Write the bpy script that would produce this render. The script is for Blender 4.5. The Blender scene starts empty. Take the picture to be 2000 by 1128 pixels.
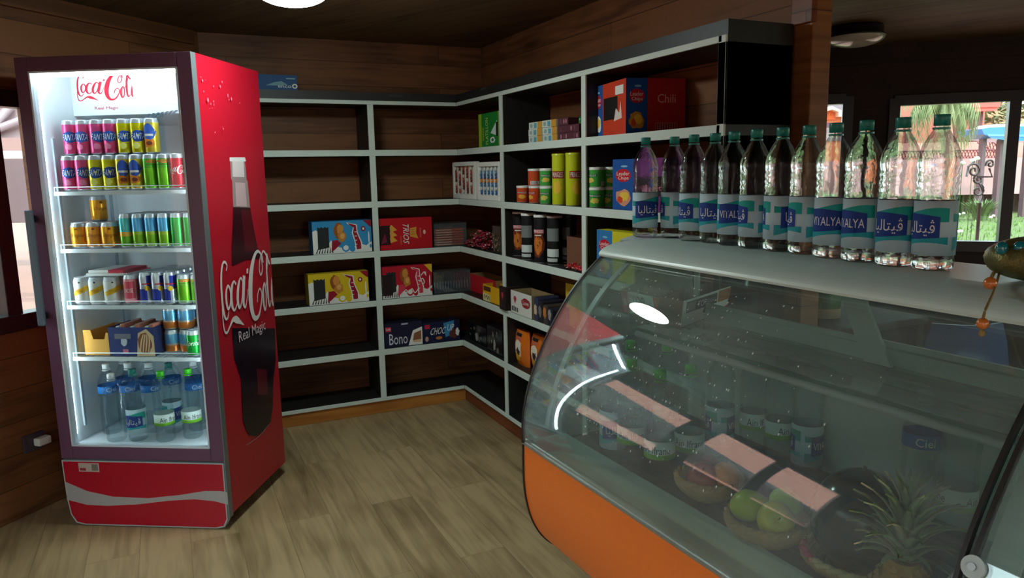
import bpy, math, random
from mathutils import Vector, Matrix
V = Vector
SC = bpy.context.scene
COL = SC.collection
rnd = random.Random(7)
PI = math.pi

# ------------------------------------------------------------------ camera, sky, exposure
CAM = V((-1.696, -4.4096, 1.4914)); YAW, PITCH, ROLL, FPX = 0.43616, -0.15833, -0.019062, 1444.0
_r0 = V((math.cos(YAW), -math.sin(YAW), 0))
FW = V((math.sin(YAW)*math.cos(PITCH), math.cos(YAW)*math.cos(PITCH), math.sin(PITCH)))
_u0 = _r0.cross(FW)
RT = _r0*math.cos(ROLL) + _u0*math.sin(ROLL)
UP = _u0*math.cos(ROLL) - _r0*math.sin(ROLL)
cd = bpy.data.cameras.new('camera'); cam = bpy.data.objects.new('camera', cd); COL.objects.link(cam)
cd.sensor_width = 36; cd.lens = 36*FPX/2000; cd.clip_start = 0.02; cd.clip_end = 500
cam.matrix_world = Matrix(((RT.x, UP.x, -FW.x, CAM.x), (RT.y, UP.y, -FW.y, CAM.y), (RT.z, UP.z, -FW.z, CAM.z), (0, 0, 0, 1)))
SC.camera = cam

W = bpy.data.worlds.new('sky'); SC.world = W; W.use_nodes = True
_n = W.node_tree.nodes; _bg = _n['Background']
_sky = _n.new('ShaderNodeTexSky'); _sky.sky_type = 'NISHITA'; _sky.sun_disc = False
_sky.sun_elevation = math.radians(52); _sky.sun_rotation = math.radians(200); _sky.air_density = 1.2; _sky.dust_density = 3.0
_mx = _n.new('ShaderNodeMixRGB'); _mx.inputs[0].default_value = 0.55; _mx.inputs[2].default_value = (6.5, 7.3, 7.2, 1)
W.node_tree.links.new(_sky.outputs[0], _mx.inputs[1]); W.node_tree.links.new(_mx.outputs[0], _bg.inputs[0])
_bg.inputs[1].default_value = 0.40
sd = bpy.data.lights.new('sun', 'SUN'); sd.energy = 1.6; sd.angle = 0.03; sd.color = (1.0, 0.93, 0.84)
sun = bpy.data.objects.new('sun', sd); COL.objects.link(sun); sun.rotation_euler = (math.radians(35), math.radians(14), 0)

SC.view_settings.view_transform = 'Standard'; SC.view_settings.look = 'None'
SC.view_settings.gamma = 1; SC.view_settings.use_curve_mapping = False; SC.view_settings.exposure = 1.05
SC.cycles.max_bounces = 12; SC.cycles.transparent_max_bounces = 24; SC.cycles.transmission_bounces = 12
SC.cycles.glossy_bounces = 5; SC.cycles.diffuse_bounces = 4
SC.cycles.sample_clamp_indirect = 3.0; SC.cycles.caustics_reflective = False; SC.cycles.caustics_refractive = False

# ------------------------------------------------------------------ places from the photograph
def ray(x, y): return FW + RT*((x-1000)/FPX) - UP*((y-564)/FPX)
def onp(x, y, p, n): d = ray(x, y); return CAM + d*((V(p)-CAM).dot(n)/d.dot(n))
def onz(x, y, z): return onp(x, y, (0, 0, z), V((0, 0, 1)))
def onx(x, y, X): return onp(x, y, (X, 0, 0), V((1, 0, 0)))
def ony(x, y, Y): return onp(x, y, (0, Y, 0), V((0, 1, 0)))
def far(x, y, d): return CAM + ray(x, y)*d

# ------------------------------------------------------------------ materials
def srgb(r, g, b):
    f = lambda c: c/12.92 if c <= 0.04045 else ((c+0.055)/1.055)**2.4
    return (f(r/255), f(g/255), f(b/255))
MATS = {}
def base_mat(name):
    m = bpy.data.materials.new(name); m.use_nodes = True
    return m, m.node_tree.nodes, m.node_tree.links, m.node_tree.nodes['Principled BSDF']
def P(name, col=None, rough=0.5, metal=0.0, spec=0.5, bump=0.0, bscale=60, var=0.0, emit=None, es=0.0, coat=0.0):
    if name in MATS: return MATS[name]
    m, n, l, b = base_mat(name)
    b.inputs['Roughness'].default_value = rough; b.inputs['Metallic'].default_value = metal
    b.inputs['Specular IOR Level'].default_value = spec; b.inputs['Coat Weight'].default_value = coat
    tc = n.new('ShaderNodeTexCoord'); nz = n.new('ShaderNodeTexNoise'); nz.inputs['Scale'].default_value = bscale
    l.new(tc.outputs['Object'], nz.inputs['Vector'])
    if col is None:
        a = n.new('ShaderNodeAttribute'); a.attribute_name = 'Col'; src = a.outputs['Color']
    else:
        a = n.new('ShaderNodeRGB'); a.outputs[0].default_value = (*col, 1); src = a.outputs[0]
    mr = n.new('ShaderNodeMapRange'); mr.inputs[3].default_value = 1-var; mr.inputs[4].default_value = 1+var
    l.new(nz.outputs[0], mr.inputs[0])
    mu = n.new('ShaderNodeVectorMath'); mu.operation = 'SCALE'; l.new(src, mu.inputs[0]); l.new(mr.outputs[0], mu.inputs['Scale'])
    l.new(mu.outputs[0], b.inputs['Base Color'])
    if bump:
        bp = n.new('ShaderNodeBump'); bp.inputs['Strength'].default_value = bump; bp.inputs['Distance'].default_value = 0.002
        l.new(nz.outputs[0], bp.inputs['Height']); l.new(bp.outputs[0], b.inputs['Normal'])
    if emit:
        b.inputs['Emission Color'].default_value = (*emit, 1); b.inputs['Emission Strength'].default_value = es
    MATS[name] = m; return m

def thin_glass(name, tint=(0.93, 0.98, 0.96), f0=0.045, rough=0.0, haze=0.0):
    m = bpy.data.materials.new(name); m.use_nodes = True; n = m.node_tree.nodes; l = m.node_tree.links
    n.remove(n['Principled BSDF']); out = n['Material Output']
    g = n.new('ShaderNodeNewGeometry'); d = n.new('ShaderNodeVectorMath'); d.operation = 'DOT_PRODUCT'
    l.new(g.outputs['Normal'], d.inputs[0]); l.new(g.outputs['Incoming'], d.inputs[1])
    def M(op, a, b=None):
        k = n.new('ShaderNodeMath'); k.operation = op
        for i, q in enumerate((a, b)):
            if q is None: continue
            if isinstance(q, (int, float)): k.inputs[i].default_value = q
            else: l.new(q, k.inputs[i])
        return k.outputs[0]
    ab = M('ABSOLUTE', d.outputs['Value']); om = M('SUBTRACT', 1.0, ab); p5 = M('POWER', om, 5.0)
    fr = M('ADD', M('MULTIPLY', p5, 1-f0), f0)
    t = n.new('ShaderNodeBsdfTransparent'); t.inputs[0].default_value = (*tint, 1)
    gl = n.new('ShaderNodeBsdfGlossy'); gl.inputs['Roughness'].default_value = rough
    mx = n.new('ShaderNodeMixShader'); l.new(fr, mx.inputs[0]); l.new(t.outputs[0], mx.inputs[1]); l.new(gl.outputs[0], mx.inputs[2])
    res = mx.outputs[0]
    if haze:
        df = n.new('ShaderNodeBsdfDiffuse'); df.inputs[0].default_value = (0.8, 0.9, 0.9, 1)
        nz = n.new('ShaderNodeTexNoise'); nz.inputs['Scale'].default_value = 5
        mx2 = n.new('ShaderNodeMixShader'); l.new(M('MULTIPLY', nz.outputs[0], haze), mx2.inputs[0])
        l.new(res, mx2.inputs[1]); l.new(df.outputs[0], mx2.inputs[2]); res = mx2.outputs[0]
    l.new(res, out.inputs[0]); MATS[name] = m; return m

def water_mat(name, col=(0.97, 0.99, 1.0), ior=1.33, rough=0.0, bump=0.0, clear=0.58):
    m, n, l, b = base_mat(name)
    b.inputs['Base Color'].default_value = (*col, 1); b.inputs['Transmission Weight'].default_value = 1.0
    b.inputs['IOR'].default_value = ior; b.inputs['Roughness'].default_value = rough
    if bump:
        tc = n.new('ShaderNodeTexCoord'); nz = n.new('ShaderNodeTexNoise'); nz.inputs['Scale'].default_value = 34
        bp = n.new('ShaderNodeBump'); bp.inputs['Strength'].default_value = bump; bp.inputs['Distance'].default_value = 0.004
        l.new(tc.outputs['Object'], nz.inputs[0]); l.new(nz.outputs[0], bp.inputs['Height']); l.new(bp.outputs[0], b.inputs['Normal'])
    t = n.new('ShaderNodeBsdfTransparent'); t.inputs[0].default_value = (0.93, 0.97, 0.98, 1)   # the part of the light that passes the thin clear wall straight on
    mx = n.new('ShaderNodeMixShader'); mx.inputs[0].default_value = clear
    l.new(b.outputs[0], mx.inputs[1]); l.new(t.outputs[0], mx.inputs[2]); l.new(mx.outputs[0], n['Material Output'].inputs[0])
    MATS[name] = m; return m

def wood(name, c1, c2, ang=0.0, width=0.14, length=2.4, horizontal=True, rough=0.5, seam=0.35, vary=0.35, floor=False, spec=0.3):
    """boards: seams from a brick texture, grain from stretched noise; ang turns the pattern about z"""
    m, n, l, b = base_mat(name); b.inputs['Roughness'].default_value = rough; b.inputs['Specular IOR Level'].default_value = spec
    tc = n.new('ShaderNodeNewGeometry'); rot = n.new('ShaderNodeVectorRotate'); rot.rotation_type = 'Z_AXIS'; rot.inputs['Angle'].default_value = ang
    l.new(tc.outputs['Position'], rot.inputs['Vector']); sp = n.new('ShaderNodeSeparateXYZ'); l.new(rot.outputs[0], sp.inputs[0])
    cb = n.new('ShaderNodeCombineXYZ'); l.new(sp.outputs[0], cb.inputs[0]); l.new(sp.outputs[1 if floor else 2], cb.inputs[1])
    br = n.new('ShaderNodeTexBrick'); br.inputs['Scale'].default_value = 1; br.inputs['Brick Width'].default_value = length
    br.inputs['Row Height'].default_value = width; br.inputs['Mortar Size'].default_value = 0.0022 if not floor else 0.0014
    br.inputs['Mortar Smooth'].default_value = 0.3; br.inputs['Color1'].default_value = (0, 0, 0, 1); br.inputs['Color2'].default_value = (1, 1, 1, 1)
    br.inputs['Mortar'].default_value = (0.5, 0.5, 0.5, 1); l.new(cb.outputs[0], br.inputs['Vector'])
    mp = n.new('ShaderNodeMapping'); mp.inputs['Scale'].default_value = (1.3, 16, 16); l.new(cb.outputs[0], mp.inputs[0])
    add = n.new('ShaderNodeVectorMath'); add.operation = 'ADD'; sc2 = n.new('ShaderNodeVectorMath'); sc2.operation = 'SCALE'; sc2.inputs['Scale'].default_value = 9
    l.new(br.outputs['Color'], sc2.inputs[0]); l.new(mp.outputs[0], add.inputs[0]); l.new(sc2.outputs[0], add.inputs[1])
    nz = n.new('ShaderNodeTexNoise'); nz.inputs['Scale'].default_value = 1.6; nz.inputs['Detail'].default_value = 6; nz.inputs['Distortion'].default_value = 0.6
    l.new(add.outputs[0], nz.inputs['Vector'])
    nk = n.new('ShaderNodeTexNoise'); nk.inputs['Scale'].default_value = 3.0; l.new(cb.outputs[0], nk.inputs['Vector'])
    mm = n.new('ShaderNodeMath'); mm.operation = 'MULTIPLY_ADD'; l.new(br.outputs['Color'], mm.inputs[0]); mm.inputs[1].default_value = vary; l.new(nz.outputs[0], mm.inputs[2])
    m3 = n.new('ShaderNodeMath'); m3.operation = 'MULTIPLY_ADD'; l.new(nk.outputs[0], m3.inputs[0]); m3.inputs[1].default_value = 0.5; l.new(mm.outputs[0], m3.inputs[2])
    cr = n.new('ShaderNodeValToRGB'); cr.color_ramp.elements[0].position = 0.5; cr.color_ramp.elements[1].position = 1.15
    cr.color_ramp.elements[0].color = (*c1, 1); cr.color_ramp.elements[1].color = (*c2, 1); l.new(m3.outputs[0], cr.inputs[0])
    mx = n.new('ShaderNodeMixRGB'); mx.blend_type = 'MULTIPLY'; mx.inputs[2].default_value = (seam, seam, seam, 1)
    l.new(br.outputs['Fac'], mx.inputs[0]); l.new(cr.outputs[0], mx.inputs[1]); l.new(mx.outputs[0], b.inputs['Base Color'])
    bp = n.new('ShaderNodeBump'); bp.inputs['Strength'].default_value = 0.25; bp.inputs['Distance'].default_value = 0.002; bp.invert = True
    l.new(br.outputs['Fac'], bp.inputs['Height']); l.new(bp.outputs[0], b.inputs['Normal'])
    MATS[name] = m; return m

INK = P('printed_card', None, 0.6, spec=0.25)
GLOSSINK = P('glossy_print', None, 0.2)
FOIL = P('can_aluminium', None, 0.28, metal=0.55)
PLAS = P('moulded_plastic', None, 0.35)
LEAF = P('plant_leaf', None, 0.6, var=0.3, bscale=30)
SKIN = P('fruit_skin', None, 0.32, bump=0.15, bscale=120, var=0.12)
WALLP = P('painted_render', None, 0.85, var=0.06, bscale=3)
BLACKB = P('black_stained_board', (0.012, 0.011, 0.011), 0.5, var=0.25, bscale=8)
WHITE = P('white_painted_edge', srgb(205, 216, 208), 0.5, var=0.05, bscale=14, bump=0.1)
STEEL = P('brushed_aluminium', (0.46, 0.48, 0.48), 0.36, metal=0.8)
BLACKM = P('black_lacquered_frame', (0.012, 0.012, 0.014), 0.35)
GLASS = thin_glass('window_glass')
CGLASS = thin_glass('curved_counter_glass', (0.90, 0.965, 0.945), 0.15, haze=0.14)
SHELFG = thin_glass('green_shelf_glass', (0.72, 0.86, 0.80), 0.06, haze=0.42)
WATER = water_mat('bottled_water', bump=0.8)
WATERF = water_mat('chilled_water', (0.93, 0.97, 1.0), bump=0.6, clear=0.85)
PETC = thin_glass('clear_pet_plastic', (0.9, 0.95, 0.97), 0.06, rough=0.05, haze=0.08)
BLK = (0.012, 0.012, 0.014)

# ------------------------------------------------------------------ mesh building
def catmull(pts, k=6, closed=False):
    out = []; n = len(pts)
    for i in range(n if closed else n-1):
        p = [pts[(i+j) % n] if closed else pts[min(max(i+j, 0), n-1)] for j in (-1, 0, 1, 2)]
        for s in range(k):
            t = s/k
            out.append(tuple(0.5*((2*b)+(-a+c)*t+(2*a-5*b+4*c-d)*t*t+(-a+3*b-3*c+d)*t**3) for a, b, c, d in zip(*p)))
    if not closed: out.append(tuple(pts[-1]))
    return out
_TXT = {}
def text_polys(s):
    if s not in _TXT:
        c = bpy.data.curves.new('lettering', 'FONT'); c.body = s; c.size = 1; c.resolution_u = 2
        o = bpy.data.objects.new('lettering', c); m = bpy.data.meshes.new_from_object(o)
        vs = [(v.co.x, v.co.y) for v in m.vertices]; fs = [tuple(p.vertices) for p in m.polygons]
        x0 = min(v[0] for v in vs); x1 = max(v[0] for v in vs); y0 = min(v[1] for v in vs); y1 = max(v[1] for v in vs)
        _TXT[s] = ([((x-x0)/(x1-x0), (y-y0)/(y1-y0)) for x, y in vs], fs)
        bpy.data.objects.remove(o); bpy.data.curves.remove(c); bpy.data.meshes.remove(m)
    return _TXT[s]
def plane(o, U, Vv, off=None):
    o = V(o); U = V(U); Vv = V(Vv); N = U.cross(Vv).normalized()
    return lambda u, v, h=0.0: o + U*u + Vv*v + N*h
def cylf(R, z0=0.0, a0=0.0):
    """front of a cylinder round the local z axis; u runs round it, v up"""
    return lambda u, v, h=0.0: V(((R+h)*math.cos(a0+u/R), (R+h)*math.sin(a0+u/R), z0+v))

class MB:
    def __init__(s, M=None): s.v = []; s.f = []; s.c = []; s.m = []; s.s = []; s.mats = []; s.M = M; s.lay = 0
    def add(s, vs, fs, col=(1, 1, 1), m=None, smooth=False):
        m = m or INK
        if m not in s.mats: s.mats.append(m)
        k = s.mats.index(m); b = len(s.v)
        s.v += [(s.M @ V(v)) if s.M else V(v) for v in vs]
        for i, f in enumerate(fs):
            s.f.append(tuple(b+j for j in f)); s.c.append(col[i] if isinstance(col, list) else col); s.m.append(k); s.s.append(smooth)
        return s
    def box(s, x0, x1, y0, y1, z0, z1, col=(1, 1, 1), m=None):
        vs = [(x, y, z) for z in (z0, z1) for y in (y0, y1) for x in (x0, x1)]
        return s.add(vs, [(0, 2, 3, 1), (4, 5, 7, 6), (0, 1, 5, 4), (2, 6, 7, 3), (0, 4, 6, 2), (1, 3, 7, 5)], col, m)
    def fbox(s, f, u0, u1, v0, v1, h0, h1, col=(1, 1, 1), m=None):
        vs = [f(u, v, h) for h in (h0, h1) for v in (v0, v1) for u in (u0, u1)]
        return s.add(vs, [(0, 2, 3, 1), (4, 5, 7, 6), (0, 1, 5, 4), (2, 6, 7, 3), (0, 4, 6, 2), (1, 3, 7, 5)], col, m)
    def lathe(s, prof, n=24, cols=None, m=None, smooth=True, c=(0, 0, 0), wob=None):
        vs = []; fs = []; cl = []; k = len(prof)
        for i in range(n):
            a = 2*PI*i/n
            for j, (r, z) in enumerate(prof):
                rr = r*(wob(a, z) if wob else 1)
                vs.append((c[0]+rr*math.cos(a), c[1]+rr*math.sin(a), c[2]+z))
        for i in range(n):
            for j in range(k-1):
                q = (i*k+j, ((i+1) % n)*k+j, ((i+1) % n)*k+j+1, i*k+j+1); fs.append(q)
                cl.append(cols[j] if isinstance(cols, list) else (cols or (1, 1, 1)))
        return s.add(vs, fs, cl, m, smooth)
    def tube(s, pts, r, n=8, col=(1, 1, 1), m=None, closed=False, smooth=True):
        pts = [V(p) for p in pts]; L = len(pts); vs = []; fs = []
        up = V((0, 0, 1))
        for i, p in enumerate(pts):
            a = pts[(i-1) % L] if closed or i else p; b = pts[(i+1) % L] if closed or i < L-1 else p
            t = (b-a).normalized(); x = t.cross(up)
            if x.length < 0.05: x = t.cross(V((0, 1, 0)))
            x.normalize(); y = t.cross(x).normalized(); rr = r[i] if isinstance(r, (list, tuple)) else r
            vs += [p + (x*math.cos(2*PI*k/n) + y*math.sin(2*PI*k/n))*rr for k in range(n)]
        for i in range(L if closed else L-1):
            j = (i+1) % L
            fs += [(i*n+k, i*n+(k+1) % n, j*n+(k+1) % n, j*n+k) for k in range(n)]
        if not closed: fs += [tuple(range(n)), tuple(range((L-1)*n, L*n))]
        return s.add(vs, fs, col, m, smooth)
    def sheet(s, f, us, vs_, h0, h1, col=(1, 1, 1), m=None, smooth=True):
        """solid sheet swept over a grid of a frame, thickness h0..h1"""
        nu, nv = len(us), len(vs_)
        for k, h in enumerate((h0, h1)):
            fs = [(j*nu+i, j*nu+i+1, j*nu+i+1+nu, j*nu+i+nu)[::1 if k else -1] for j in range(nv-1) for i in range(nu-1)]
            s.add([f(u, v, h) for v in vs_ for u in us], fs, col, m, smooth)
        for line in ([(u, vs_[0]) for u in us], [(u, vs_[-1]) for u in us][::-1], [(us[0], v) for v in vs_][::-1], [(us[-1], v) for v in vs_]):
            n = len(line); s.add([f(u, v, h) for h in (h0, h1) for u, v in line], [(i, i+1, n+i+1, n+i) for i in range(n-1)], col, m, False)
        return s
    def prism(s, f, poly, h0, h1, col=(1, 1, 1), m=None):
        n = len(poly); vs = [f(u, v, h) for h in (h0, h1) for u, v in poly]
        return s.add(vs, [tuple(range(n)), tuple(range(2*n-1, n-1, -1))] + [(i, n+i, n+(i+1) % n, (i+1) % n) for i in range(n)], col, m)
    # printing: every print layer sits a hair above the one before
    def hh(s): s.lay += 1; return 0.0004 + 0.00012*s.lay
    def poly(s, f, pts, col, m=None):
        h = s.hh(); return s.add([f(u, v, h) for u, v in pts], [tuple(range(len(pts)))], col, m)
    def rect(s, f, u0, v0, u1, v1, col, m=None, n=1):
        h = s.hh(); us = [u0+(u1-u0)*i/n for i in range(n+1)]
        return s.add([f(u, v, h) for v in (v0, v1) for u in us], [(i, i+1, n+2+i, n+1+i) for i in range(n)], col, m)
    def disc(s, f, u, v, ru, rv, col, m=None, n=18, a0=0.0, wob=0.0):
        R = [1+wob*rnd.uniform(-1, 1) for _ in range(n)]; h = s.hh(); K = (1, .7, .35)
        vs = [f(u+ru*R[i]*q*math.cos(a0+2*PI*i/n), v+rv*R[i]*q*math.sin(a0+2*PI*i/n), h) for q in K for i in range(n)]
        return s.add(vs, [(k*n+i, k*n+(i+1) % n, (k+1)*n+(i+1) % n, (k+1)*n+i) for k in (0, 1) for i in range(n)]+[tuple(range(2*n, 3*n))], col, m)
    def stroke(s, f, pts, col, m=None, k=5, closed=False, sx=1, sy=1, ox=0, oy=0, sw=1.0, clip=None):
        h = s.hh(); q = catmull(pts, k, closed); vs = []; L = len(q)
        for i, (x, y, w) in enumerate(q):
            a = q[(i-1) % L] if closed or i else q[i]; b = q[(i+1) % L] if closed or i < L-1 else q[i]
            dx, dy = b[0]-a[0], b[1]-a[1]; d = math.hypot(dx, dy) or 1; nx, ny = -dy/d*w*sw/2, dx/d*w*sw/2
            for e in (1, -1):
                X = x+nx*e
                if clip is not None: X = min(X, clip)
                vs.append(f(ox+X*sx, oy+(y+ny*e)*sy, h))
        R = range(L if closed else L-1)
        return s.add(vs, [(2*i, 2*i+1, 2*((i+1) % L)+1, 2*((i+1) % L)) for i in R], col, m)
    def text(s, f, t, u0, v0, u1, v1, col, m=None, rot=0, shear=0.0):
        """lettering filling the box; rot 90 reads downwards, -90 upwards"""
        vs, fs = text_polys(t); h = s.hh(); out = []
        for x, y in vs:
            x = x + shear*(y-0.5)
            if rot == 90: x, y = y, 1-x
            elif rot == -90: x, y = 1-y, x
            out.append(f(u0+(u1-u0)*x, v0+(v1-v0)*y, h))
        return s.add(out, fs, col, m)
    def build(s, name, parent=None, loc=None, bev=0.0):
        base = V(loc) if loc is not None else (V(parent['_o']) if parent is not None and '_o' in parent else V((0, 0, 0)))
        me = bpy.data.meshes.new(name)
        me.from_pydata([tuple(v-base) for v in s.v], [], s.f)
        for mt in s.mats: me.materials.append(mt)
        me.polygons.foreach_set('material_index', s.m); me.polygons.foreach_set('use_smooth', s.s)
        ca = me.color_attributes.new('Col', 'FLOAT_COLOR', 'CORNER'); buf = []
        for p, c in zip(me.polygons, s.c): buf += [c[0], c[1], c[2], 1.0]*p.loop_total
        ca.data.foreach_set('color', buf); me.update()
        o = bpy.data.objects.new(name, me); COL.objects.link(o)
        if parent is not None: o.parent = parent
        else: o.location = base
        o['_o'] = list(base)
        if bev:
            b = o.modifiers.new('soft_edges', 'BEVEL'); b.width = bev; b.segments = 2; b.limit_method = 'ANGLE'
        return o
def tag(o, label, cat=None, group=None, kind=None):
    if label: o['label'] = label
    if cat: o['category'] = cat
    if group: o['group'] = group
    if kind: o['kind'] = kind
    return o
def thing(name, label, cat, loc, group=None):
    o = bpy.data.objects.new(name, None); COL.objects.link(o); o.location = loc; o['_o'] = list(loc); o.empty_display_size = 0.05
    return tag(o, label, cat, group)
def copy_tree(o, label=None, loc=None, rz=None, parent=None):
    c = o.copy(); COL.objects.link(c)
    if parent is not None: c.parent = parent
    else:
        if loc is not None: c.location = loc
        if rz is not None: c.rotation_euler = (0, 0, rz)
        if label: c['label'] = label
    for ch in o.children: copy_tree(ch, parent=c)
    return c
def structure(mb, name, **k): return tag(mb.build(name, **k), None, None, None, 'structure')
ORD = ['first', 'second', 'third', 'fourth', 'fifth', 'sixth', 'seventh', 'eighth', 'ninth', 'tenth', 'eleventh', 'twelfth', 'thirteenth']

# script logo of the drinks, as brush strokes in a 100 x 62 box
LOGO = [[(13, 51, 1.2), (15, 55, 1.6), (12, 58, 2), (8, 57, 2.2), (4.5, 50, 2.6), (2.6, 38, 3), (2.6, 24, 3), (5, 15, 2.4), (9, 14, 1.6), (12, 19, 1)],
 [(2, 30, 1.2), (1, 16, 1.4), (2, 6, 1.8), (6, 3, 2), (12, 7, 2), (18, 11, 3.4), (24, 10, 6), (30, 7, 3.6), (37, 3, .5)],
 [(28, 38, 2.2), (25, 41, 1.6), (21, 38, 3.2), (18, 30, 4.2), (18.5, 22, 3.6), (22, 18, 2), (27, 22, 1.3), (31, 28, 1)],
 [(41, 38, 1.8), (37, 42, 1.8), (32, 36, 3.6), (29, 26, 4.2), (30.5, 19, 3), (34, 20, 1.8), (38, 28, 1.4), (41, 40, 1.8)],
 [(44, 43, 4.6), (40.5, 30, 4.8), (39, 21, 3.8), (42, 17, 2), (46, 23, 1), (49, 31, .8)],
 [(84, 49, 1), (81, 56, 2), (74, 60, 2.6), (66, 56, 4.4), (58, 44, 7), (53.5, 28, 8), (53.5, 14, 6.8), (58, 5, 5), (66, 5, 3.2), (72, 12, 2.2), (76, 22, 1.6), (73, 28, 1.6), (68, 24, 1.4), (66, 17, 1)],
 [(80, 57, 1.3), (76, 50, 1.4), (74.5, 43, 1.5), (77, 39, 1.5), (81, 44, 1.5), (81, 54, 1.6), (85, 59, 1.8), (91, 55, 2.2), (97, 46, 2.6)],
 [(84.6, 27, 1), (88, 33, 1), (92, 46, 1.2), (93.6, 54, 1.3), (91.6, 55, 1.6), (90, 46, 2.6), (89, 30, 3.4), (89, 16, 3.2), (91, 9, 2), (94.5, 14, 1)],
 [(103, 30, 1.8), (100.5, 34, 1.8), (98, 26, 3), (97, 15, 3.2), (98.5, 9, 2.2), (101, 12, 1.6), (103, 20, 1.4)]]
LOOPS = [[(13, 39, 2), (9.5, 34, 2.8), (9, 26, 3), (11, 21, 2.4), (15, 24, 1.8), (17, 32, 2), (16, 37, 2)],
 [(82.5, 31, 2), (79, 25, 3.2), (78.2, 15, 3.4), (80, 8, 2.6), (83, 11, 1.8), (84.6, 20, 2), (84.3, 28, 2)]]
def logo(mb, f, u0, v0, w, h, col, m=None, clip=101, k=5):
    a = dict(sx=w/100, sy=h/62, ox=u0, oy=v0)
    for st in LOGO: mb.stroke(f, st, col, m, k, clip=clip, **a)
    for st in LOOPS: mb.stroke(f, st, col, m, k, closed=True, clip=clip, **a)
    mb.poly(f, [(u0+w*x/100, v0+h*y/62) for x, y in ((48.5, 44), (51.5, 44), (52.5, 48), (49.5, 48))], col, m)

# ------------------------------------------------------------------ the eight-sided kiosk
CX, CY, AP = 0.2045, -3.675, 3.97
HS = AP*math.tan(PI/8); ZC = 2.30; WT = 0.10
names = ['back', 'back_right', 'right', 'front_right', 'front', 'front_left', 'left', 'back_left']
R8 = AP/math.cos(PI/8)
oct_ = [(CX+R8*math.cos(PI/2+PI/8-i*PI/4), CY+R8*math.sin(PI/2+PI/8-i*PI/4)) for i in range(8)]
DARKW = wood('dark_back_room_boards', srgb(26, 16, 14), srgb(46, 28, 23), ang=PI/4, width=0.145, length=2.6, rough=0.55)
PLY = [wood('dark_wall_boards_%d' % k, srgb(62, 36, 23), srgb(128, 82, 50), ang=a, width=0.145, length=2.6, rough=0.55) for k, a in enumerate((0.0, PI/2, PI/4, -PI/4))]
FLOORM = wood('oak_laminate_floor', srgb(112, 90, 60), srgb(172, 146, 108), ang=PI/2, width=0.19, length=1.25, floor=True, rough=0.38, seam=0.6, vary=0.2)
CEILM = wood('planked_ceiling', srgb(64, 50, 34), srgb(108, 84, 58), ang=PI/4+0.35, width=0.095, length=3.6, floor=True, rough=0.6, seam=0.3, vary=0.25)
ORW = wood('orange_varnished_pine', srgb(140, 84, 34), srgb(186, 122, 56), ang=0, width=0.4, length=5, rough=0.4)
POSTW = wood('brown_post_timber', srgb(112, 66, 38), srgb(160, 104, 62), ang=PI/2, width=0.5, length=5, rough=0.45)
ORY = wood('red_varnished_pine', srgb(92, 46, 26), srgb(132, 70, 40), ang=PI/2, width=0.4, length=5, rough=0.4)

fl = MB(); fl.prism(plane((0, 0, 0), (1, 0, 0), (0, 1, 0)), [(CX+(x-CX)*1.03, CY+(y-CY)*1.03) for x, y in oct_], -0.12, 0.0, m=FLOORM); structure(fl, 'floor')
ce = MB(); ce.prism(plane((0, 0, 0), (1, 0, 0), (0, 1, 0)), [(CX+(x-CX)*1.03, CY+(y-CY)*1.03) for x, y in oct_], ZC, ZC+0.08, m=CEILM); structure(ce, 'ceiling')

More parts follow.
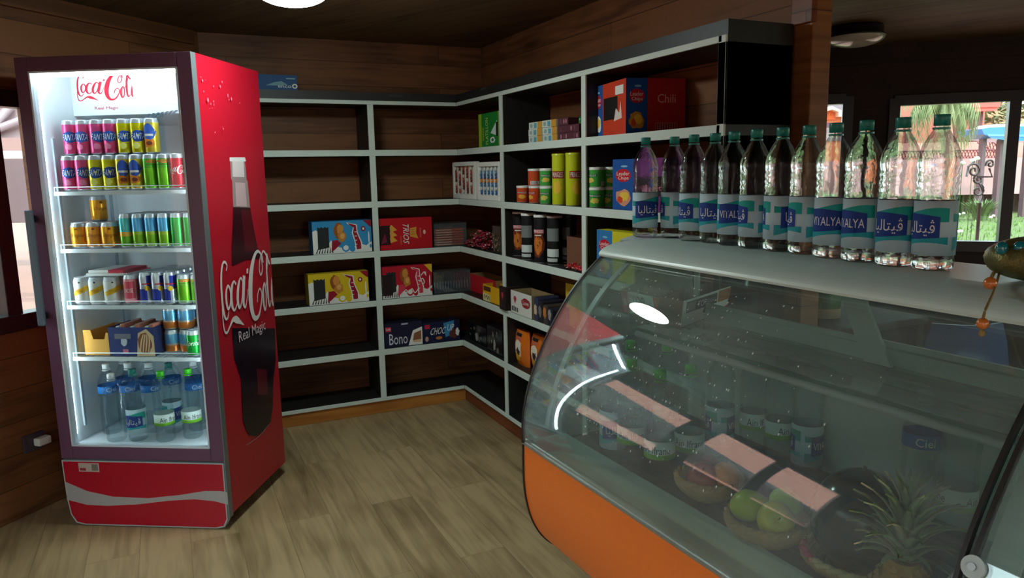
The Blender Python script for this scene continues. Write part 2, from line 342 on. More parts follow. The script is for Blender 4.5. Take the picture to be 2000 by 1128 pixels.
WIN = {'back_right': [(0.45, 1.225, 0.955, 1.925), (1.53, 2.97, 0.945, 1.895)],
       'back_left': [(0.45, 1.27, 1.0, 1.90), (1.40, 2.235, 0.90, 1.815)],
       'right': [(0.35, 1.5, 0.95, 1.9), (1.8, 2.95, 0.95, 1.9)], 'front_right': [(0.3, 3.0, 0.75, 2.05)],
       'front': [(0.3, 3.0, 0.12, 2.12)], 'front_left': [(0.25, 3.05, 0.12, 2.12)],  # unseen front and left openings, enlarged to bring more daylight onto the counter
       'left': [(0.3, 1.6, 0.85, 2.0), (1.75, 3.05, 0.85, 2.0)]}
MULL = {('back_right', 0): [0.95], ('back_right', 1): [2.249], ('back_left', 1): [2.028]}
wn = 0
for i, nm in enumerate(names):
    p = V((*oct_[i], 0)); q = V((*oct_[(i+1) % 8], 0)); T = (q-p).normalized(); N = V((0, 0, 1)).cross(T)  # N points out of the room
    L = (q-p).length; mt = PLY[{0: 0, 4: 0, 2: 1, 6: 1, 1: 2, 5: 2, 3: 3, 7: 3}[i]]
    f = lambda u, v, h=0.0, p=p, T=T, N=N: p + T*u + V((0, 0, v)) + N*h
    mb = MB(); edges = [0.0]
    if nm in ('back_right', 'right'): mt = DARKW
    wins = sorted(WIN.get(nm, []))
    for (a, b, z0, z1) in wins:
        mb.fbox(f, edges[-1], a, 0, ZC, 0, WT, m=mt); mb.fbox(f, a, b, 0, z0, 0, WT, m=mt); mb.fbox(f, a, b, z1, ZC, 0, WT, m=mt); edges.append(b)
    mb.fbox(f, edges[-1], L, 0, ZC, 0, WT, m=mt); structure(mb, 'wall_' + nm)
    for k, (a, b, z0, z1) in enumerate(wins):
        wn += 1; fr = MB(); w = 0.045; fw0, fw1 = -0.02, 0.06
        fr.fbox(f, a-0.03, a+0.04, z0-0.05, z1+0.04, fw0, fw1, m=BLACKM); fr.fbox(f, b-0.02, b+0.05, z0-0.05, z1+0.04, fw0, fw1, m=BLACKM)
        fr.fbox(f, a, b, z1-0.012, z1+0.06, fw0, fw1, m=BLACKM); fr.fbox(f, a-0.05, b+0.05, z0-0.06, z0+0.012, -0.035, fw1, m=BLACKM)
        for t in MULL.get((nm, k), [(a+b)/2]): fr.fbox(f, t-0.034, t+0.034, z0, z1, fw0+0.002, fw1, m=BLACKM)
        o = structure(fr, 'window_%d' % wn, bev=0.003)
        g = MB(); g.fbox(f, a+0.03, b-0.02, z0+0.01, z1-0.01, 0.02, 0.026, m=GLASS); g.build('pane', o)
pw = MB(); pw.box(0.300, 0.385, -2.432, 0.295, 0, ZC, m=PLY[1]); structure(pw, 'wall_partition')
tr = MB(); tr.box(0.306, 0.392, -2.52, -2.435, 0, ZC, m=POSTW); structure(tr, 'trim_1', bev=0.004)
tr = MB(); tr.box(0.294, 0.318, -2.525, -2.4325, 1.96, ZC, m=ORY); structure(tr, 'trim_2', bev=0.003)
bt = MB(); p = V((*oct_[7], 0)); T = V((0.7071, 0.7071, 0)); N = V((-0.7071, 0.7071, 0))
# cornice along the angled wall behind the refrigerator
bt.fbox(lambda u, v, h=0.0: p+T*u+V((0, 0, v))+N*h, 0.02, 3.24, ZC-0.075, ZC, -0.022, 0.0, m=PLY[2]); structure(bt, 'trim_3', bev=0.003)

# wall socket with a plug in it
soc = onp(66, 861, oct_[7]+(0,), V((0.7071, -0.7071, 0))); sf = plane(soc, (0.7071, 0.7071, 0), (0, 0, 1))
s = MB(); s.fbox(sf, -0.055, 0.045, -0.04, 0.04, 0.0, 0.012, srgb(70, 60, 70), PLAS); s.M = None
so = s.build('wall_socket', loc=soc, bev=0.003)
tag(so, 'dark wall socket with a white plug low on the wall beside the refrigerator', 'socket')
s = MB(); s.fbox(sf, -0.012, 0.05, -0.018, 0.018, 0.012, 0.05, srgb(226, 222, 214), PLAS); s.build('plug', so, bev=0.006)

# ------------------------------------------------------------------ ceiling lamps
LAMPON = P('lit_lamp_glass', (1, 1, 1), 0.3, emit=(0.82, 1.0, 0.95), es=46)
LAMPOFF = P('opal_lamp_glass', srgb(196, 190, 184), 0.15, coat=0.5)
def ceiling_lamp(x, y, R, mat, label, D_=0.064):
    t = thing('ceiling_lamp', label, 'lamp', (x, y, ZC))
    b = MB(); b.lathe([(0.001, ZC), (R*0.86, ZC), (R*0.90, ZC-0.012), (R*0.90, ZC-D_+.014), (R*0.99, ZC-D_+.009), (R*0.99, ZC-D_), (R*0.9, ZC-D_-.002)], 40, BLK, PLAS, c=(x, y, 0)); b.build('base_ring', t)
    d = MB(); d.lathe([(R*0.96*math.sin(a)+1e-4, ZC-D_-0.056*math.cos(a)) for a in [PI/2*k/10 for k in range(10, -1, -1)]], 40, (1, 1, 1), mat, c=(x, y, 0)); d.build('glass_dome', t)
    return t
lp = onz(571, 3, 2.145)
ceiling_lamp(lp.x, lp.y, 0.142, LAMPON, 'lit round ceiling lamp above the refrigerator and the empty shelves', 0.115)
lp2 = onz(1670, 84, 2.205)
ceiling_lamp(lp2.x, lp2.y, 0.17, LAMPOFF, 'unlit round ceiling lamp with a dark ring, beyond the wooden post')

# ------------------------------------------------------------------ shelving
ZL = [1.905, 1.612, 1.306, 1.005, 0.702, 0.390, 0.091]
ZT = [z+0.018 for z in ZL]; ZT[0] = 1.965
SDEP = 0.29
def shelving(label, rear, xs, horizontal):
    """xs: divider positions along the run; rear True = along x at y 0, else along y at x 0"""
    t = thing('shelf_unit', label, 'shelving', (xs[0] if rear else 0.1, 0.1 if rear else (xs[0]+xs[-1])/2, 0))
    def B(mb, a, b, d0, d1, z0, z1, m):
        if rear: mb.box(a, b, d0, d1, z0, z1, m=m)
        else: mb.box(d0, d1, a, b, z0, z1, m=m)
    a0, a1 = min(xs), max(xs)
    for k, z in enumerate(ZL):
        h = 0.018 if 0 < k < 6 else 0.011
        m = MB(); B(m, a0 if rear else a0, SDEP if rear else -0.0005, 0.009, SDEP, z-h, z+h, BLACKB); sh = m.build('shelf', t)
        m = MB(); B(m, a0 if rear else a0+0.001, 0.0 if rear else -0.0, 0.0, 0.009, z-h, z+h, WHITE); m.build('edge_strip', sh, bev=0.0015)
    for x in xs[1:] if rear else xs[:-1]:
        if rear and x > -0.01: continue
        for k in range(6):
            z0 = ZL[k+1]+(0.018 if k < 5 else 0.011); z1 = ZL[k]-(0.018 if k else 0.011)
            m = MB(); B(m, x-0.018, x+0.018, 0.009, SDEP, z0, z1, BLACKB); dv = m.build('divider', t)
            m = MB(); B(m, x-0.018, x+0.018, 0.0, 0.009, z0, z1, WHITE); m.build('edge_strip', dv, bev=0.0015)
    m = MB(); B(m, a0, SDEP if rear else 0.0, 0.009, SDEP, 1.9165, 1.965, BLACKB)
    m.build('top_panel', t)
    m = MB(); B(m, a0, 0.012 if rear else 0.0, 0.012, 0.03, 0.0, 0.08, ORW if rear else ORY); m.build('plinth', t)
    return t, B
tb, B = shelving('black shelving with white edges along the wall behind the refrigerator', True, [-1.405, -1.387, -0.542, 0.0], True)
tr_, B = shelving('black shelving with white edges on the wall between corner and counter', False, [-2.431, -1.543, -0.663, 0.0], True)
e = MB(); e.box(0.009, SDEP, -2.449, -2.431, 0.0, 1.965, m=BLACKB); e.build('side_panel', tr_)
e = MB(); e.box(0.0, 0.009, -2.449, -2.413, 0.08, 1.916, m=WHITE); e.build('edge_strip', tr_, bev=0.0015)
e = MB(); e.box(-1.42, -1.4055, 0.0, SDEP, 0.0, 1.965, m=BLACKB); e.build('side_panel', tb)

# ------------------------------------------------------------------ goods on the shelves
def carton(name, label, cat, f, w, h, d, col, side=None, top=None, open_top=False, group=None, bev=0.0012, m=None, art=None, th=0.002):
    """a carton with its front face in frame f (u 0..w, v 0..h), body behind it"""
    b = MB(); side = side or col
    if open_top:
        b.fbox(f, 0, w, 0, th, -d, 0, side, m); b.fbox(f, 0, w, 0, h, -th, 0, col, m); b.fbox(f, 0, w, 0, h*0.98, -d, -d+th, side, m)
        b.fbox(f, 0, th, 0, h, -d, 0, side, m); b.fbox(f, w-th, w, 0, h, -d, 0, side, m)
    else:
        vs = [f(u, v, hh) for hh in (-d, 0) for v in (0, h) for u in (0, w)]
        b.add(vs, [(0, 2, 3, 1), (4, 5, 7, 6), (0, 1, 5, 4), (2, 6, 7, 3), (0, 4, 6, 2), (1, 3, 7, 5)], [side, col, side, top or side, side, side], m)
    if art: art(b, f, w, h)
    base = f(w/2, 0, -d/2)
    o = b.build(name, loc=base); return tag(o, label, cat, group)
def fB(pl, pr, pt, row, y=0.03, pb=None):
    """front-face frame on the rear shelves from left, right and top pixels"""
    ymid = {1: 290, 2: 395, 3: 490, 4: 585, 5: 680, 6: 765, 0: 185}[row]
    a = ony(pl, ymid, y); b = ony(pr, ymid, y); t = ony((pl+pr)/2, pt, y)
    return plane((a.x, y, ZT[row]), (1, 0, 0), (0, 0, 1)), b.x-a.x, t.z-ZT[row]
def fR(pl, pr, pt, row, x=0.03, side=None):
    py = pt + 30
    a = onx(pl, py, x); b = onx(pr, py, x); t = onx((pl+pr)/2, pt, x)
    return plane((x, a.y, ZT[row]), (0, -1, 0), (0, 0, 1)), a.y-b.y, t.z-ZT[row]
WHT = srgb(232, 232, 226); RED = srgb(196, 20, 34)

def wafer_art(bg, dark=srgb(150, 20, 44)):
    def art(b, f, w, h):
        b.poly(f, [(0, 0), (w, 0), (w, h*.32), (w*.9, h*.2), (w*.78, h*.28), (w*.6, h*.08), (w*.42, h*.2), (w*.3, h*.42), (w*.26, h*.3), (w*.2, h*.6), (w*.05, h*.75), (0, h*.7)], WHT)
        b.disc(f, w*.55, h*.16, w*.07, h*.13, bg); b.disc(f, w*.55, h*.16, w*.045, h*.08, WHT); b.disc(f, w*.66, h*.12, w*.05, h*.1, bg)
        for k in range(7): b.poly(f, [(w*(.04+.045*k), h*.03), (w*(.06+.045*k), h*.02), (w*(.09+.04*k), h*.2), (w*(.085+.04*k), h*.21)], BLK)
        b.poly(f, [(w*.08, h*.14), (w*.27, h*.2), (w*.27, h*.84), (w*.24, h*.8), (w*.21, h*.84), (w*.18, h*.8), (w*.15, h*.84), (w*.12, h*.8), (w*.085, h*.84)], srgb(38, 42, 44))
        b.disc(f, w*.44, h*.7, w*.085, h*.24, srgb(150, 84, 34), wob=.12); b.disc(f, w*.46, h*.74, w*.055, h*.16, srgb(214, 140, 62), wob=.15)
        b.disc(f, w*.49, h*.5, w*.07, h*.16, srgb(196, 128, 58), wob=.15); b.disc(f, w*.5, h*.53, w*.04, h*.09, srgb(226, 168, 92), wob=.15)
        b.poly(f, [(w*.30, h*.06), (w*.36, h*.12), (w*.47, h*.3), (w*.41, h*.42), (w*.32, h*.4)], dark)
        b.poly(f, [(w*.57, h*.95), (w*.75, h*.87), (w*.765, h*.6), (w*.83, h*.3), (w*.83, h*.08), (w*.72, h*.06), (w*.70, h*.35), (w*.66, h*.62), (w*.69, h*.8), (w*.60, h*.88)], WHT)
        b.poly(f, [(w*.585, h*.93), (w*.735, h*.85), (w*.75, h*.6), (w*.81, h*.3), (w*.81, h*.1), (w*.735, h*.09), (w*.715, h*.35), (w*.68, h*.62), (w*.70, h*.78), (w*.62, h*.87)], dark)
        for k in range(4): b.rect(f, w*.705, h*(.24+.13*k), w*.745, h*(.26+.13*k), WHT)
        b.disc(f, w*.86, h*.73, w*.038, h*.075, dark); b.disc(f, w*.86, h*.73, w*.017, h*.04, WHT)
        b.poly(f, [(w*.86, h), (w, h), (w, h*.78), (w*.96, h*.82)], dark)
        b.disc(f, w*.95, h*.45, w*.012, h*.2, WHT); b.disc(f, w*.975, h*.18, w*.02, h*.06, bg)
    return art
c = srgb(52, 142, 196); f, w, h = fB(612, 727, 431, 3)
carton('snack_box', 'blue carton of wafers with a red strip and dark cut-out, on the rear shelf', 'box', f, w, h, 0.12, c, srgb(40, 110, 160), art=wafer_art(c))
c = srgb(216, 186, 30); f, w, h = fB(604, 721, 532, 4)
carton('snack_box', 'yellow carton of wafers with a red strip, below the blue wafer carton', 'box', f, w, h, 0.12, c, srgb(180, 150, 30), art=wafer_art(c))
def a_trios(b, f, w, h):
    b.rect(f, 0, h*.16, w*.2, h*.78, srgb(44, 18, 20)); b.poly(f, [(w*.02, h*.2), (w*.1, h*.55), (w*.13, h*.25)], srgb(120, 30, 60))
    for k in range(3): b.poly(f, [(w*.19, h*(.72-.17*k)), (w*.22, h*(.8-.17*k)), (w*.33, h*(.62-.17*k)), (w*.2, h*(.56-.17*k))], srgb(222, 160, 66))
    b.poly(f, [(w*.57, h*.66), (w*.70, h*.7), (w*.69, h*.5), (w*.73, h*.32), (w*.57, h*.4)], srgb(214, 150, 60))
    for k in range(3): b.rect(f, w*.585, h*(.46+.07*k), w*.66, h*(.475+.07*k), srgb(170, 90, 40))
    b.text(f, 'TRIOS', w*.44, h*.18, w*.55, h*.82, WHT, rot=90, shear=.1); b.text(f, 'CORN', w*.385, h*.16, w*.41, h*.42, srgb(230, 150, 60), rot=90)
    b.text(f, 'SNACKS', w*.76, h*.36, w*.785, h*.66, srgb(240, 150, 140), rot=90); b.disc(f, w*.85, h*.52, w*.025, h*.07, srgb(240, 190, 180))
f, w, h = fB(743, 845, 425, 3)
carton('snack_box', 'red carton lettered TRIOS lying on its side', 'box', f, w, h, 0.12, srgb(188, 22, 34), srgb(120, 14, 22), art=a_trios)
def a_redw(b, f, w, h):
    wafer_art(srgb(186, 22, 44), srgb(214, 60, 80))(b, f, w, h)
    b.rect(f, 0, h*.1, w*.2, h*.75, srgb(40, 26, 28)); b.poly(f, [(w*.84, h), (w, h), (w, h*.72)], srgb(226, 190, 40))
    for k, p in enumerate(([(40, 10), (46, 24), (52, 12), (58, 26), (64, 12), (72, 26)], [(74, 46), (80, 56), (84, 44), (80, 36)], [(78, 66), (84, 76), (88, 64)])):
        b.stroke(f, [(w*x/100, h*y/100, w*.018) for x, y in p], WHT)
f, w, h = fB(748, 845, 518, 4)
carton('snack_box', 'red carton with golden nuggets and white swirls, below the TRIOS carton', 'box', f, w, h, 0.12, srgb(186, 22, 44), srgb(120, 14, 30), art=a_redw)
# lidded clear tub of orange packets and the pile of red sweets in the corner
def clear_box(name, label, cat, f, w, h, d, fill):
    t = thing(name, label, cat, f(w/2, 0, -d/2))
    b = MB(); th = 0.0018
    for q in ((0, w, 0, th, -d, 0), (0, w, 0, h, -th, 0), (0, w, 0, h, -d, -d+th), (0, th, 0, h, -d, 0), (w-th, w, 0, h, -d, 0)): b.fbox(f, *q, m=PETC)
    b.build('tub', t)
    l = MB(); l.fbox(f, -0.003, w+0.003, h, h+0.006, -d-0.003, 0.003, srgb(150, 110, 110), PETC); l.build('lid', t)
    return t
f, w, h = fB(849, 912, 437, 3, y=0.05)
t = clear_box('sweet_tub', 'clear lidded tub of orange-red wafer packets in the shelf corner', 'tub', f, w, h, 0.17, None)
for k in range(7):
    z = 0.004 + k*(h*0.11)
    b = MB(); b.fbox(f, 0.01, w*0.94, z, z+h*0.085, -0.15, -0.01, srgb(*[(206, 74, 34), (190, 56, 30), (214, 92, 52)][k % 3]), GLOSSINK); b.rect(plane(f(0, 0, -0.0099), f(1, 0)-f(0, 0), f(0, 1)-f(0, 0)), 0.02, z+h*.03, w*.55, z+h*.055, srgb(240, 190, 160))
    tag(b.build('wafer_packet', loc=f(w/2, z, -0.08), bev=0.003), 'orange-red wafer packet inside the clear tub in the shelf corner', 'packet', 'wafer packets in the clear tub')
def sweet_heap(n, cx, cy, z0, sx, sy, hz, cols, label, group, name='wrapped_sweet', r=0.011, tag_kind='sweet'):
    b = MB(); b.lathe([(0.001, -r*.7), (r*.7, -r*.55), (r, 0), (r*.7, r*.55), (0.001, r*.7)], 7, cols[0], GLOSSINK)
    b.add([(r*.8, 0, 0), (r*1.9, r*.7, r*.2), (r*1.9, -r*.7, -r*.2), (r*.9, 0, r*.25), (-r*.8, 0, 0), (-r*1.9, r*.7, -r*.2), (-r*1.9, -r*.7, r*.2), (-r*.9, 0, r*.25)], [(0, 1, 2), (3, 2, 1), (4, 5, 6), (7, 6, 5)], cols[1], GLOSSINK)
    proto = None
    for k in range(n):
        u, v = rnd.uniform(-1, 1), rnd.uniform(-1, 1); top = hz*max(0.15, 1-(abs(u)**2+abs(v)**2)*0.5)
        loc = V((cx+u*sx, cy+v*sy, z0+r*.75+rnd.uniform(0, 1)*max(0, top-r)))
        if proto is None: proto = tag(b.build(name, loc=(0, 0, 0)), label, tag_kind, group); o = proto
        else: o = proto.copy(); COL.objects.link(o)
        o.location = loc; o.rotation_euler = (rnd.uniform(-.5, .5), rnd.uniform(-.5, .5), rnd.uniform(0, 6.28))
p = onx(948, 480, 0.07)
sweet_heap(130, 0.08, p.y+0.075, ZT[3], 0.06, 0.15, 0.12, [srgb(150, 24, 44), srgb(226, 190, 190)], 'dark red wrapped sweet heaped by the clear tub in the shelf corner', 'dark red sweets in the shelf corner')
f, w, h = fR(962, 977, 424, 3, x=0.06)
carton('sweet_bag', 'dark patterned bag of sweets standing against the white divider', 'bag', f, max(w, .07), .15, 0.1, srgb(66, 62, 54), m=GLOSSINK, art=lambda b, f, w, h: [b.disc(f, rnd.uniform(.1, .9)*w, rnd.uniform(.05, .65)*h, .006, .007, srgb(*rnd.choice([(160, 140, 110), (50, 40, 40), (110, 84, 60)]))) for _ in range(40)])
# clear tub of dark sticks
f, w, h = fB(848, 920, 530, 4, y=0.05)
t = clear_box('stick_tub', 'clear lidded tub of dark chocolate sticks beside the red carton', 'tub', f, w, h, 0.1, None)
for k in range(13):
    b = MB(); u = 0.006+k*(w-.012)/13; b.fbox(f, u, u+(w-.012)/16, 0.003, h*.92, -0.09, -0.006, srgb(34, 26, 40), GLOSSINK); b.rect(plane(f(0, 0, -.0058), f(1, 0)-f(0, 0), f(0, 1)-f(0, 0)), u+.001, h*.2, u+.004, h*.55, srgb(150, 146, 156))
    tag(b.build('chocolate_stick', loc=f(u, 0, -0.05)), 'dark wrapped chocolate stick standing in the clear tub', 'sweet', 'chocolate sticks in the clear tub')
# corner cartons on the same level, right run
f, w, h = fR(918, 968, 541, 4, x=0.085)
carton('snack_box', 'red open carton in the shelf corner, partly behind the yellow one', 'box', f, w, h, 0.12, srgb(192, 30, 40), srgb(150, 110, 70), open_top=True)
f, w, h = fR(944, 983, 560, 4, x=0.02)
def a_mm(b, f, w, h):
    b.poly(f, [(0, 0), (w*.38, 0), (w*.38, h*.42), (0, h*.5)], srgb(222, 210, 150)); b.stroke(f, [(w*x/100, h*y/100, w*.02) for x, y in ((6, 12), (8, 36), (14, 22), (20, 36), (24, 14), (30, 34), (34, 12))], BLK)
    b.rect(f, w*.04, h*.62, w*.4, h*.9, srgb(86, 50, 30))
carton('snack_box', 'yellow open carton with a brown window, in front of the red one', 'box', f, w, h, 0.10, srgb(226, 170, 24), srgb(200, 150, 30), open_top=True, art=a_mm)
# Bono and choc cup cartons
def a_bono(b, f, w, h):
    b.poly(f, [(w*.62, 0), (w*.75, h*.62), (w, h*.75), (w, 0)], WHT); b.poly(f, [(w*.74, h*.2), (w*.78, h*.5), (w*.97, h*.6), (w*.97, h*.22)], srgb(140, 90, 60)); b.poly(f, [(w*.76, h*.12), (w*.74, h*.2), (w*.97, h*.22), (w*.96, h*.1)], srgb(214, 180, 140))
    b.text(f, 'Bono', w*.12, h*.1, w*.6, h*.56, srgb(214, 216, 226)); b.rect(f, w*.03, h*.66, w*.18, h*.86, srgb(190, 40, 70)); b.text(f, 'Lusly', w*.045, h*.69, w*.165, h*.83, WHT)
    b.rect(f, w*.45, h*.9, w*.62, h*.97, srgb(170, 170, 190))
f, w, h = fB(752, 826, 629, 5)
carton('snack_box', 'dark blue carton lettered Bono with a wafer picture', 'box', f, w, h, 0.11, srgb(30, 28, 56), srgb(24, 22, 40), art=a_bono)
def a_choc(b, f, w, h):
    b.poly(f, [(w*.55, h*.9), (w*.85, h), (w*.8, h*.3), (w*.6, h*.2)], srgb(60, 140, 190)); b.disc(f, w*.82, h*.34, w*.13, h*.24, srgb(96, 48, 36), wob=.2); b.disc(f, w*.93, h*.4, w*.05, h*.2, WHT, wob=.2)
    b.text(f, 'CHOC', w*.2, h*.38, w*.6, h*.72, WHT, shear=.15); b.text(f, 'UP', w*.66, h*.5, w*.84, h*.82, WHT, shear=.15)
    b.rect(f, w*.04, h*.7, w*.18, h*.9, srgb(190, 40, 70)); b.disc(f, w*.09, h*.2, w*.045, h*.13, srgb(200, 160, 140)); b.disc(f, w*.42, h*.2, w*.09, h*.08, srgb(190, 120, 60))
f, w, h = fB(828, 899, 627, 5)
carton('snack_box', 'dark blue carton lettered CHOC UP with a light blue panel', 'box', f, w, h, 0.11, srgb(26, 28, 62), srgb(22, 22, 44), art=a_choc)
def a_dark(b, f, w, h):
    for _ in range(9): b.disc(f, rnd.uniform(.1, .9)*w, rnd.uniform(.15, .8)*h, w*.04, h*rnd.uniform(.05, .16), srgb(*rnd.choice([(120, 116, 110), (60, 60, 64), (90, 80, 70)])), wob=.3)
    b.disc(f, w*.5, h*.35, w*.07, h*.22, srgb(150, 150, 146), wob=.2)
f, w, h = fR(914, 950, 634, 5, x=0.05)
carton('snack_box', 'black glossy carton in the shelf corner beside the CHOC UP carton', 'box', f, w, h, 0.11, srgb(22, 22, 24), m=GLOSSINK, art=a_dark)
f, w, h = fR(952, 981, 640, 5, x=0.03)
carton('snack_box', 'black glossy carton touching the white divider, low on the shelving', 'box', f, w, h, 0.11, srgb(26, 24, 26), m=GLOSSINK, art=a_dark)
# blue carton on top of the shelving, beside the refrigerator
def a_top(b, f, w, h):
    b.poly(f, [(w*.2, h*.3), (w*.4, h*.5), (w*.6, h*.6), (w*.75, h*.36), (w*.5, h*.3)], srgb(120, 160, 170)); b.disc(f, w*.93, h*.28, w*.07, h*.16, WHT); b.disc(f, w*.93, h*.28, w*.035, h*.08, srgb(40, 70, 110))
    b.text(f, 'enco', w*.5, h*.16, w*.84, h*.32, WHT); b.rect(f, w*.72, h*.74, w*.95, h*.8, srgb(150, 190, 200))
f, w, h = fB(505, 582, 146, 0, y=0.03)
carton('snack_box', 'blue carton lying on top of the shelving next to the refrigerator', 'box', f, w, h, 0.14, srgb(46, 84, 130), art=a_top)
# upper level, right run
def a_green(b, f, w, h):
    b.rect(f, 0, 0, w*.16, h, srgb(150, 190, 40)); b.text(f, 'PLATILLON', w*.36, h*.08, w*.5, h*.86, srgb(190, 220, 120), rot=-90); b.text(f, 'SNACK', w*.2, h*.2, w*.28, h*.6, srgb(220, 200, 60), rot=-90)
    b.poly(f, [(w*.62, h*.4), (w*.95, h*.75), (w*.98, h*.3)], srgb(210, 220, 210)); b.disc(f, w*.72, h*.2, w*.12, h*.09, WHT, wob=.1); b.disc(f, w*.72, h*.2, w*.06, h*.05, srgb(40, 120, 50)); b.rect(f, w*.9, h*.3, w, h*.7, srgb(30, 34, 30))
f, w, h = fR(935, 973, 220, 1, x=0.04)
carton('snack_box', 'green carton standing upright beside the white divider, topmost level', 'box', f, w, h, 0.15, srgb(30, 128, 50), srgb(160, 200, 60), art=a_green)
def packs(n0, col, col2, x0y, zc, cols_n, rows_n, pl, pr, lab, grp, nm):
    A = onx(pl, 262, 0.05); Bq = onx(pr, 262, 0.05); wd = (A.y-Bq.y)/cols_n; hgt = 0.105/3
    for r in range(rows_n):
        for c_ in range(cols_n):
            if n0 == 'dark' and r == rows_n-1 and c_ == cols_n-1: continue
            f = plane((0.05+rnd.uniform(-.004, .004), A.y-c_*wd, ZT[1]+r*hgt), (0, -1, 0), (0, 0, 1))
            b = MB(); b.fbox(f, 0.001, wd-.001, 0, hgt-.001, -0.10, 0, col, INK)
            if n0 == 'light':
                b.rect(f, wd*.66, 0, wd-.001, hgt-.001, srgb(206, 150, 60)); b.rect(f, wd*.4, .004, wd*.6, hgt-.006, srgb(96, 160, 176)); b.disc(f, wd*.2, hgt*.5, wd*.1, hgt*.3, srgb(150, 170, 160))
            else:
                for q in (.3, .6, .8): b.disc(f, wd*q, hgt*.5, wd*.06, hgt*.3, srgb(*rnd.choice([(190, 130, 140), (110, 70, 80), (90, 50, 60)])))
            o = b.build(nm, loc=f(wd/2, 0, -.05), bev=.001)
            tag(o, '%s, %s from the shelf, %s' % (lab, ['lowest layer', 'middle layer', 'top layer'][r] + ' up', ['nearer the corner', 'nearer the counter'][c_]), 'packet', grp)
packs('light', srgb(206, 214, 206), None, 0, 0, 2, 3, 1033, 1087, 'pale biscuit packet with orange end', 'pale biscuit packets in a stack', 'biscuit_packet')
packs('dark', srgb(92, 50, 60), None, 0, 0, 2, 3, 1089, 1131, 'plum coloured biscuit packet', 'plum biscuit packets in a stack', 'biscuit_packet')
b = MB(); b.lathe([(0.001, 0), (.012, 0), (.012, .09), (.009, .1), (.001, .1)], 16, srgb(20, 110, 50), GLOSSINK); q = onx(1134, 262, 0.06)
tag(b.build('drink_bottle', loc=(0, 0, 0)), 'small dark green bottle squeezed between biscuit packets and divider', 'bottle').location = (0.07, q.y+.012, ZT[1])
def a_leader(main, pic):
    def art(b, f, w, h):
        b.disc(f, w*.5, h*.68, w*.36, h*.13, srgb(196, 24, 44)); b.text(f, 'Leader', w*.2, h*.68, w*.8, h*.76, WHT); b.text(f, 'Chips', w*.26, h*.58, w*.76, h*.665, WHT)
        b.disc(f, w*.55, h*.86, w*.16, h*.02, srgb(130, 190, 220)); b.disc(f, w*.5, h*.24, w*.36, h*.16, pic, wob=.15); b.disc(f, w*.56, h*.27, w*.2, h*.09, srgb(236, 196, 70), wob=.15); b.disc(f, w*.36, h*.2, w*.12, h*.07, srgb(214, 70, 40), wob=.2)
    return art
BLU = srgb(28, 84, 160)
# crisps carton set corner forward, top right bay
cn = onx(1222, 250, 0.012); zb = ZT[1]; hb = onx(1222, 152, 0.012).z-zb; fy = onx(1160, 262, .07)
dl = V((.07-.012, fy.y-cn.y, 0)); w1 = dl.length; dl.normalize(); dr_ = V((dl.y, -dl.x, 0)); w2 = .262
c0 = V((.012, cn.y, zb)); b = MB()
b.prism(plane((0, 0, zb), (1, 0, 0), (0, 1, 0)), [tuple(p.xy) for p in (c0, c0+dl*w1, c0+dl*w1+dr_*w2, c0+dr_*w2)], 0, hb, srgb(206, 62, 34))
f1 = plane(c0+dl*w1, -dl, (0, 0, 1)); fx = plane(c0, dr_, (0, 0, 1))
b.rect(f1, 0, 0, w1*.30, hb, BLU); a_leader(BLU, WHT)(b, f1, w1*.30, hb)
b.rect(f1, w1*.34, hb*.3, w1*.76, hb*.72, srgb(24, 20, 20)); b.poly(f1, [(w1*.66, hb*.26), (w1*.72, hb*.5), (w1*.82, hb*.4), (w1*.86, hb*.62), (w1*.9, hb*.3)], srgb(226, 210, 200)); b.rect(f1, w1*.70, hb*.74, w1*.94, hb*.9, WHT)
b.rect(fx, 0, 0, w2*.36, hb, BLU); a_leader(BLU, srgb(206, 150, 40))(b, fx, w2*.36, hb)
g = lambda u, v, h=0.0: fx(u+w2*.36, v, h); ww = w2*.64
b.rect(g, 0, 0, ww, hb, srgb(176, 34, 34)); b.text(g, 'Chili', ww*.26, hb*.56, ww*.74, hb*.72, srgb(226, 170, 150)); b.rect(g, ww*.2, hb*.05, ww*.8, hb*.2, srgb(200, 110, 96))
for k in range(9): b.rect(g, ww*(.22+.065*k), hb*.06, ww*(.25+.065*k), hb*.19, srgb(120, 30, 30))
tag(b.build('crisps_box', loc=c0, bev=.001), 'blue and red carton of crisps lettered Chili, set corner forward on the top level', 'box')
# white framed sweet trays on the third level
def tray(label, pl, pr, pt, cols):
    f, w, h = fR(pl, pr, pt, 2, x=0.012); t = thing('sweet_tray', label, 'tray', f(w/2, 0, -.02))
    b = MB(); b.fbox(f, 0, w, 0, h, -.03, -.02, WHT)
    for q in ((0, .022, 0, h), (w-.022, w, 0, h), (.022, w-.022, 0, .03), (.022, w-.022, h-.025, h)): b.fbox(f, *q, -.02, 0, WHT)
    b.build('tray_frame', t, bev=.002)
    n = 0
    for r in range(7):
        for c_ in range(6):
            u = .03+(w-.06)*c_/5; v = .045+(h-.085)*r/6; b = MB(); cc = cols[(r*7+c_*3) % len(cols)] if len(cols) < 5 else cols[min(6, r)]
            b.lathe([(.001, -.006), (.010, -.004), (.0125, 0), (.010, .004), (.001, .006)], 8, srgb(*cc), GLOSSINK, c=(0, 0, 0))
            b.disc(plane((0, 0, .0055), (1, 0, 0), (0, 1, 0)), 0, 0, .005, .005, WHT)
            b.v = [f(u+x.x, v+x.y*(1.1), -.012+x.z) for x in b.v]; o = b.build('sweet', loc=f(u, v, -.012))
            tag(o, 'small wrapped sweet in the %s' % label.split(',')[0], 'sweet', 'sweets in the %s' % label.split(',')[0])
